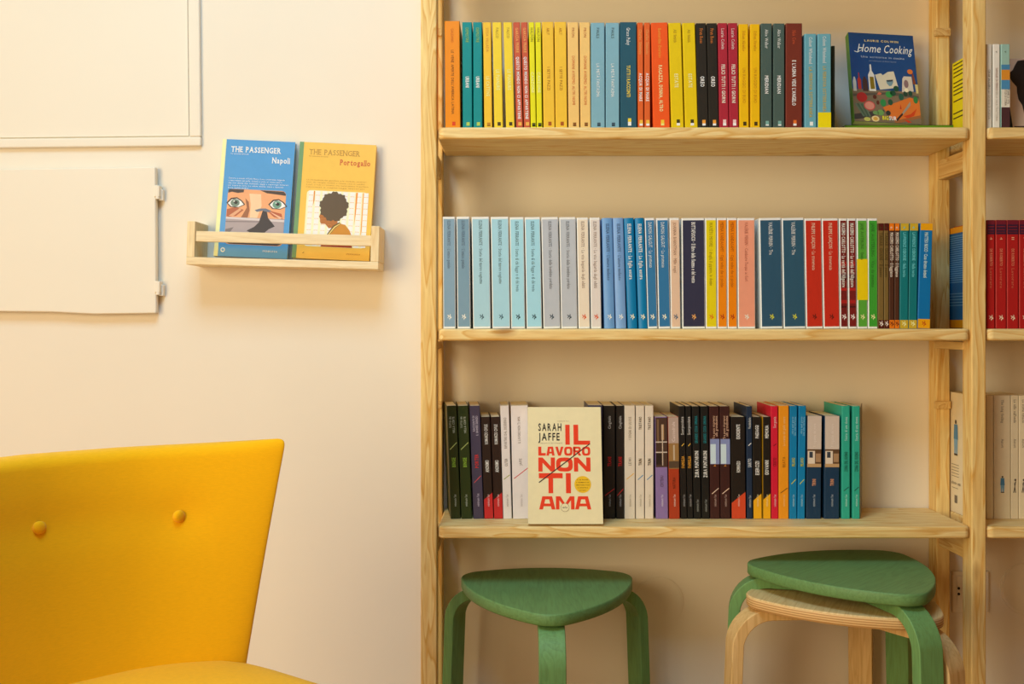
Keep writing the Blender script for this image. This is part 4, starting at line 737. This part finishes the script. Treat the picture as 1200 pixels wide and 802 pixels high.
def porto(P, U, V, w, L):
    def pp(nm, c, pts, off): P.poly((nm, c), [(U(a_), V(b_)) for a_, b_ in pts], off)
    C = (176, 128, 52); RDD = (196, 92, 46)
    P.text(('cover_title', C), 'THE PASSENGER', U(.13), U(.79), L * .044, .0004, 's', 'right', V(.105))
    P.text(('cover_subtitle', C), 'Per esploratori del mondo', U(.13), U(.38), L * .011, .0004, '', 'right', V(.125))
    P.text(('cover_place', RDD), 'Portogallo', U(.54), U(.935), L * .044, .0004, 'bs', 'right', V(.185))
    for i, (s_, e_) in enumerate((('La rivoluzione dei garofani e la saudade, scrittori', .90), ('fuori dai margini, colonie e ritorni, case in vendita', .88), ('il surf, il fado e l oceano, una nuova musica di periferia', .93), ('racconti e reportage letterari', .88))):
        P.text(('cover_blurb', C), s_, U(.12), U(e_), L * .010, .0004, '', 'right', V(.33 + .0205 * i))
    rr(P, ('photo', (250, 232, 180)), U, V, .135, .93, .415, .895, .0003, .05)
    for i in range(9):
        u = .16 + i * .09
        pp('tile_column', (252, 242, 214), [(u, .42), (u + .06, .42), (u + .06, .89), (u, .89)], .0004)
        for j in range(9):
            pp('tile_mark', (226, 172, 90), [(u + .005, .455 + .05 * j), (u + .055, .455 + .05 * j), (u + .055, .46 + .05 * j), (u + .03, .457 + .05 * j), (u + .005, .46 + .05 * j)], .0005)
    pp('tile_joint', (214, 130, 50), [(.225, .42), (.24, .42), (.24, .5), (.225, .55)], .0005); pp('tile_joint', (224, 140, 50), [(.775, .42), (.80, .42), (.79, .6), (.775, .7)], .0005); pp('tile_joint', (230, 160, 70), [(.865, .42), (.88, .42), (.88, .75), (.865, .8)], .0005)
    pp('face', (172, 106, 52), [(.33, .53), (.335, .60), (.315, .64), (.33, .66), (.33, .68), (.345, .70), (.40, .70), (.45, .735), (.56, .72), (.56, .55)], .0005)
    hair = []
    for i in range(44):
        t = 2 * math.pi * i / 44; q = 1 + .055 * math.sin(9 * t) + .035 * (-1) ** i
        hair.append((.50 + .185 * q * math.cos(t), .548 - .125 * q * math.sin(t)))
    pp('hair', (92, 76, 56), hair, .0006)
    pp('jacket', (196, 132, 44), [(.44, .80), (.50, .72), (.58, .69), (.66, .70), (.72, .745), (.76, .80), (.78, .865), (.40, .865)], .00055)
    pp('collar', (104, 84, 48), [(.43, .79), (.50, .715), (.58, .68), (.61, .69), (.53, .735), (.46, .795)], .0007); pp('collar_stripe', (226, 196, 110), [(.45, .785), (.52, .72), (.60, .685), (.605, .69), (.53, .728), (.46, .79)], .0008)
    pp('jacket_hem', (150, 44, 24), [(.37, .862), (.76, .862), (.77, .893), (.36, .893)], .0006)
    pp('publisher_seal', (110, 80, 30), [(.13, .955), (.15, .945), (.152, .95), (.135, .958)], .0004)
    P.text(('publisher_name', C), 'IPERBOREA', U(.70), U(.88), L * .013, .0004, 'w', 'right', V(.955))
rackbook(250.5, 336.5, 166.5, 303.8, (78, 148, 196), (248, 226, 160), 'blue travel book with a close-up of two eyes in the rack', napoli)
rackbook(342, 432.5, 170, 396.5, (250, 184, 78), (108, 146, 98), 'yellow travel book with a curly-haired profile in the rack', porto)

# ------------------------------------------------------------------ stools
def seat_outline(a=0.140, r=0.050, mfac=1.45, n=14):
    m_ = mfac * a; pts = []
    Cs = [Vector((a * math.cos(R(t)), a * math.sin(R(t)))) for t in (0, 120, 240)]
    for i in range(3):
        C = Cs[i]; base = 120 * i
        # side arcs are centred opposite the side, beyond the far corner
        def cen(j): return Vector((m_ * math.cos(R(120 * j)), m_ * math.sin(R(120 * j))))
        o1 = cen((i + 1) % 3); o2 = cen((i + 2) % 3)      # previous side (between i-1 and i) is opposite i+1
        d1 = (C - o1).normalized(); d2 = (C - o2).normalized()
        a1 = math.atan2(d1.y, d1.x); a2 = math.atan2(d2.y, d2.x)
        while a2 < a1: a2 += 2 * math.pi
        for q in range(n + 1):
            t = a1 + (a2 - a1) * q / n; pts.append((C.x + r * math.cos(t), C.y + r * math.sin(t)))
        # long side from corner i to i+1, opposite corner i+2
        o = o2; Rr = (C - o).length + r; nC = Cs[(i + 1) % 3]; b1 = math.atan2(C.y - o.y, C.x - o.x); b2 = math.atan2(nC.y - o.y, nC.x - o.x)
        while b2 < b1: b2 += 2 * math.pi
        for q in range(1, 16):
            t = b1 + (b2 - b1) * q / 16; pts.append((o.x + Rr * math.cos(t), o.y + Rr * math.sin(t)))
    return pts
def stool(name, loc, ang, top_m, edge_m, leg_m, legedge_m, label):
    root = empty(name, loc, (0, 0, R(ang))); H = 0.45; th = 0.021
    pts = seat_outline(); m = M(); n = len(pts); e = 0.0025
    rings = [([(x * (1 - e * 4), y * (1 - e * 4)) for x, y in pts], H - th), (pts, H - th + e), (pts, H - e), ([(x * (1 - e * 3), y * (1 - e * 3)) for x, y in pts], H - e * .25), ([(x * (1 - e * 6), y * (1 - e * 6)) for x, y in pts], H)]
    base = 0; vs = [(x, y, z) for ring, z in rings for x, y in ring]; fs = []; mi = []
    m.add(vs, [list(range(n))[::-1]], 0)
    for j in range(len(rings) - 1):
        for i in range(n): m.f.append([j * n + i, j * n + (i + 1) % n, (j + 1) * n + (i + 1) % n, (j + 1) * n + i]); m.mi.append(1 if j < 2 else 0)
    m.f.append([4 * n + i for i in range(n)]); m.mi.append(0)
    so = m.build('seat', [top_m, edge_m], root, bevel=0); 
    for p_ in so.data.polygons: p_.use_smooth = len(p_.vertices) == 4
    # bent laminated legs
    T_, W2 = 0.022, 0.0235
    path = [(0.05, H - th - T_ / 2), (0.14, H - th - T_ / 2)]
    cxr, czr, rb = 0.149, H - th - T_ / 2 - 0.066, 0.066
    path += [(cxr + rb * math.sin(R(t)), czr + rb * math.cos(R(t))) for t in range(0, 86, 8)]
    path += [(0.220, 0.22), (0.226, 0.0)]
    for li in range(3):
        m = M(); L_ = []
        for i, p_ in enumerate(path):
            a_ = path[max(0, i - 1)]; b_ = path[min(len(path) - 1, i + 1)]; d = Vector((b_[0] - a_[0], b_[1] - a_[1])).normalized(); nn = Vector((-d.y, d.x))
            wv = W2 * (0.93 if i == len(path) - 1 else 1)
            for (s_, t_) in ((1, -1), (1, 1), (-1, 1), (-1, -1)): L_.append((p_[0] + nn.x * T_ / 2 * s_, wv * t_, p_[1] + nn.y * T_ / 2 * s_))
        ca, sa = math.cos(R(120 * li)), math.sin(R(120 * li))
        m.v = [(x * ca - y * sa, x * sa + y * ca, z) for x, y, z in L_]
        for i in range(len(path) - 1):
            for j in range(4): m.f.append([i * 4 + j, i * 4 + (j + 1) % 4, i * 4 + 4 + (j + 1) % 4, i * 4 + 4 + j]); m.mi.append(0 if j in (0, 2) else 1)
        m.f += [[0, 1, 2, 3], [len(L_) - 4 + j for j in range(4)]]; m.mi += [1, 1]
        m.build('leg', [leg_m, legedge_m], root, bevel=0.002)
    tag(root, label, 'stool')
    return root
GREEN = wood('green_paint', 'x', (108, 150, 92), (100, 140, 85), knots=False); GREEN2 = wood('green_paint_leg', 'z', (114, 160, 98), (106, 149, 91), knots=False)
BIRCH = wood('birch_ply', 'x', (238, 206, 148), (226, 188, 126), knots=False); BIRCHZ = wood('birch_ply_leg', 'z', (236, 200, 140), (222, 182, 118), knots=False)
PLY = plyedge('birch_ply_edge', (196, 148, 92), (236, 200, 142))
stool('stool', (0.0695, -0.185, 0), -90, GREEN, GREEN, GREEN2, GREEN2, 'green three-legged stool standing alone under the bottom shelf')
stool('stool', (0.630, -0.234, 0), 64, BIRCH, PLY, BIRCHZ, BIRCHZ, 'unpainted birch plywood stool under the green one of the stack')
stool('stool', (0.640, -0.228, 0.0455), 46, GREEN, GREEN, GREEN2, GREEN2, 'green three-legged stool stacked on top of the birch stool')

# ------------------------------------------------------------------ yellow upholstered chair
YEL = fabric('yellow_fabric', (250, 184, 3)); PHI = R(48)
bz = 0.681; bx, by = (48 - CX) * 1.35 / F, 1.35 + CAM_Y
rec = lambda z: 0.17 * (z - 0.45)
off = rec(bz) + 0.0
ch = empty('cocktail_chair', (bx + math.sin(PHI) * off, by - math.cos(PHI) * off, 0), (0, 0, PHI))
BT = [(-0.176, 0.678), (0.0, 0.681), (0.176, 0.678)]
def back_shape():
    m = M(); nz, ns = 40, 96; zb, zt = 0.36, 0.785
    rows = []
    for j in range(nz + 1):
        v = 1 - (1 - j / nz) ** 1.7; z = zb + (zt - zb) * v
        hw = 0.239 + 0.067 * ((z - 0.42) / 0.36) if z > 0.42 else 0.239
        th = 0.075 - 0.02 * v
        cap = 1.0
        if v > 0.95: q = (v - 0.95) / 0.05; cap = math.sqrt(max(0.0, 1 - q * q * 0.96))
        row = []
        for i in range(ns):
            t = 2 * math.pi * i / ns; c_, s_ = math.cos(t), math.sin(t)
            ex = math.copysign(abs(c_) ** (2 / 6.0), c_) ; ey = math.copysign(abs(s_) ** (2 / 3.0), s_)
            x = ex * hw * (1 - 0.045 * (1 - cap) ** 1.5); u = x / 0.33
            y0 = rec(z) - 0.19 * u * u - 0.012 * abs(u) ** 6
            y = y0 + th / 2 + ey * th / 2 * (1 - 0.45 * abs(ex) ** 8) * cap
            zz_ = z - 0.004 * (1 - u * u) + (0.010 * abs(u) ** 5 * v ** 3) - (0.006 * (1 - cap) if v > 0.95 else 0)
            if s_ < 0:
                for (qx, qz) in BT:
                    d2 = ((x - qx) ** 2 + (zz_ - qz) ** 2); y += 0.0075 * math.exp(-d2 / (2 * 0.022 ** 2))
            row.append((x, y, zz_))
        rows.append(row)
    vs = [p_ for r_ in rows for p_ in r_]
    fs = [(j * ns + i, j * ns + (i + 1) % ns, (j + 1) * ns + (i + 1) % ns, (j + 1) * ns + i) for j in range(nz) for i in range(ns)]
    fs += [list(range(ns))[::-1], [nz * ns + i for i in range(ns)]]
    m.add(vs, fs); return m
bo = back_shape().build('backrest', YEL, ch, smooth=True)
for (qx, qz) in BT:
    u = qx / 0.33; yb_ = rec(qz) - 0.19 * u * u + 0.0035; m = M(); ns = 20; prof = [(0.0086, 0.004), (0.0090, 0.001), (0.0082, -0.0015), (0.0058, -0.0033), (0.0028, -0.004)]
    vs = [(qx + r_ * math.cos(2 * math.pi * i / ns), yb_ + dy, qz + r_ * math.sin(2 * math.pi * i / ns)) for r_, dy in prof for i in range(ns)]
    fs = [(j * ns + i, j * ns + (i + 1) % ns, (j + 1) * ns + (i + 1) % ns, (j + 1) * ns + i) for j in range(len(prof) - 1) for i in range(ns)] + [[4 * ns + i for i in range(ns)]]
    m.add(vs, fs); m.build('button', YEL, bo, smooth=True)
def seat_ring(sc_, z, crown=0.0, n=72):
    out = []
    for i in range(n):
        t = 2 * math.pi * i / n; c_, s_ = math.cos(t), math.sin(t)
        ex = math.copysign(abs(c_) ** (2 / 4.5), c_); ey = math.copysign(abs(s_) ** (2 / 4.5), s_)
        y = -0.225 + ey * 0.275 * sc_; wv = 0.290 - 0.05 * ((y + 0.5) / 0.55) ** 2 - 0.0
        out.append((ex * wv * sc_, y, z))
    return out
m = M(); rg = [seat_ring(.93, .30), seat_ring(1.0, .32), seat_ring(1.0, .43), seat_ring(.992, .445), seat_ring(.975, .456), seat_ring(.94, .464), seat_ring(.85, .472), seat_ring(.65, .479), seat_ring(.35, .483), seat_ring(.08, .484)]
n = 72; m.add([p_ for r_ in rg for p_ in r_], [list(range(n))[::-1]] + [(j * n + i, j * n + (i + 1) % n, (j + 1) * n + (i + 1) % n, (j + 1) * n + i) for j in range(len(rg) - 1) for i in range(n)] + [[(len(rg) - 1) * n + i for i in range(n)]])
sc_ = m.build('seat_cushion', YEL, ch, smooth=True)
m = M(); pth = seat_ring(1.003, .437); vs = []; fs = []
for i, p_ in enumerate(pth):
    c_ = Vector((0, -0.225, p_[2])); d = (Vector(p_) - c_).normalized()
    for q in range(6): t = 2 * math.pi * q / 6; vs.append((p_[0] + d.x * .0035 * math.cos(t), p_[1] + d.y * .0035 * math.cos(t), p_[2] + .0035 * math.sin(t)))
for i in range(n):
    for q in range(6): fs.append((i * 6 + q, i * 6 + (q + 1) % 6, ((i + 1) % n) * 6 + (q + 1) % 6, ((i + 1) % n) * 6 + q))
m.add(vs, fs); m.build('piping', YEL, sc_, smooth=True)
DARKW = wood('walnut_leg', 'z', (120, 74, 40), (90, 52, 28), knots=False)
for (lx, ly) in ((-.24, -.42), (.24, -.42), (-.2, -.02), (.2, -.02)):
    m = M(); ns = 16
    vs = [(lx * (1 + .12 * (1 - z / .31)) + r_ * math.cos(2 * math.pi * i / ns), ly + r_ * math.sin(2 * math.pi * i / ns), z) for z, r_ in ((0, .012), (.31, .021)) for i in range(ns)]
    m.add(vs, [(i, (i + 1) % ns, ns + (i + 1) % ns, ns + i) for i in range(ns)] + [list(range(ns))[::-1], [ns + i for i in range(ns)]]); m.build('leg', DARKW, ch, smooth=True)
tag(ch, 'mustard yellow upholstered cocktail chair with buttoned flared back', 'chair')
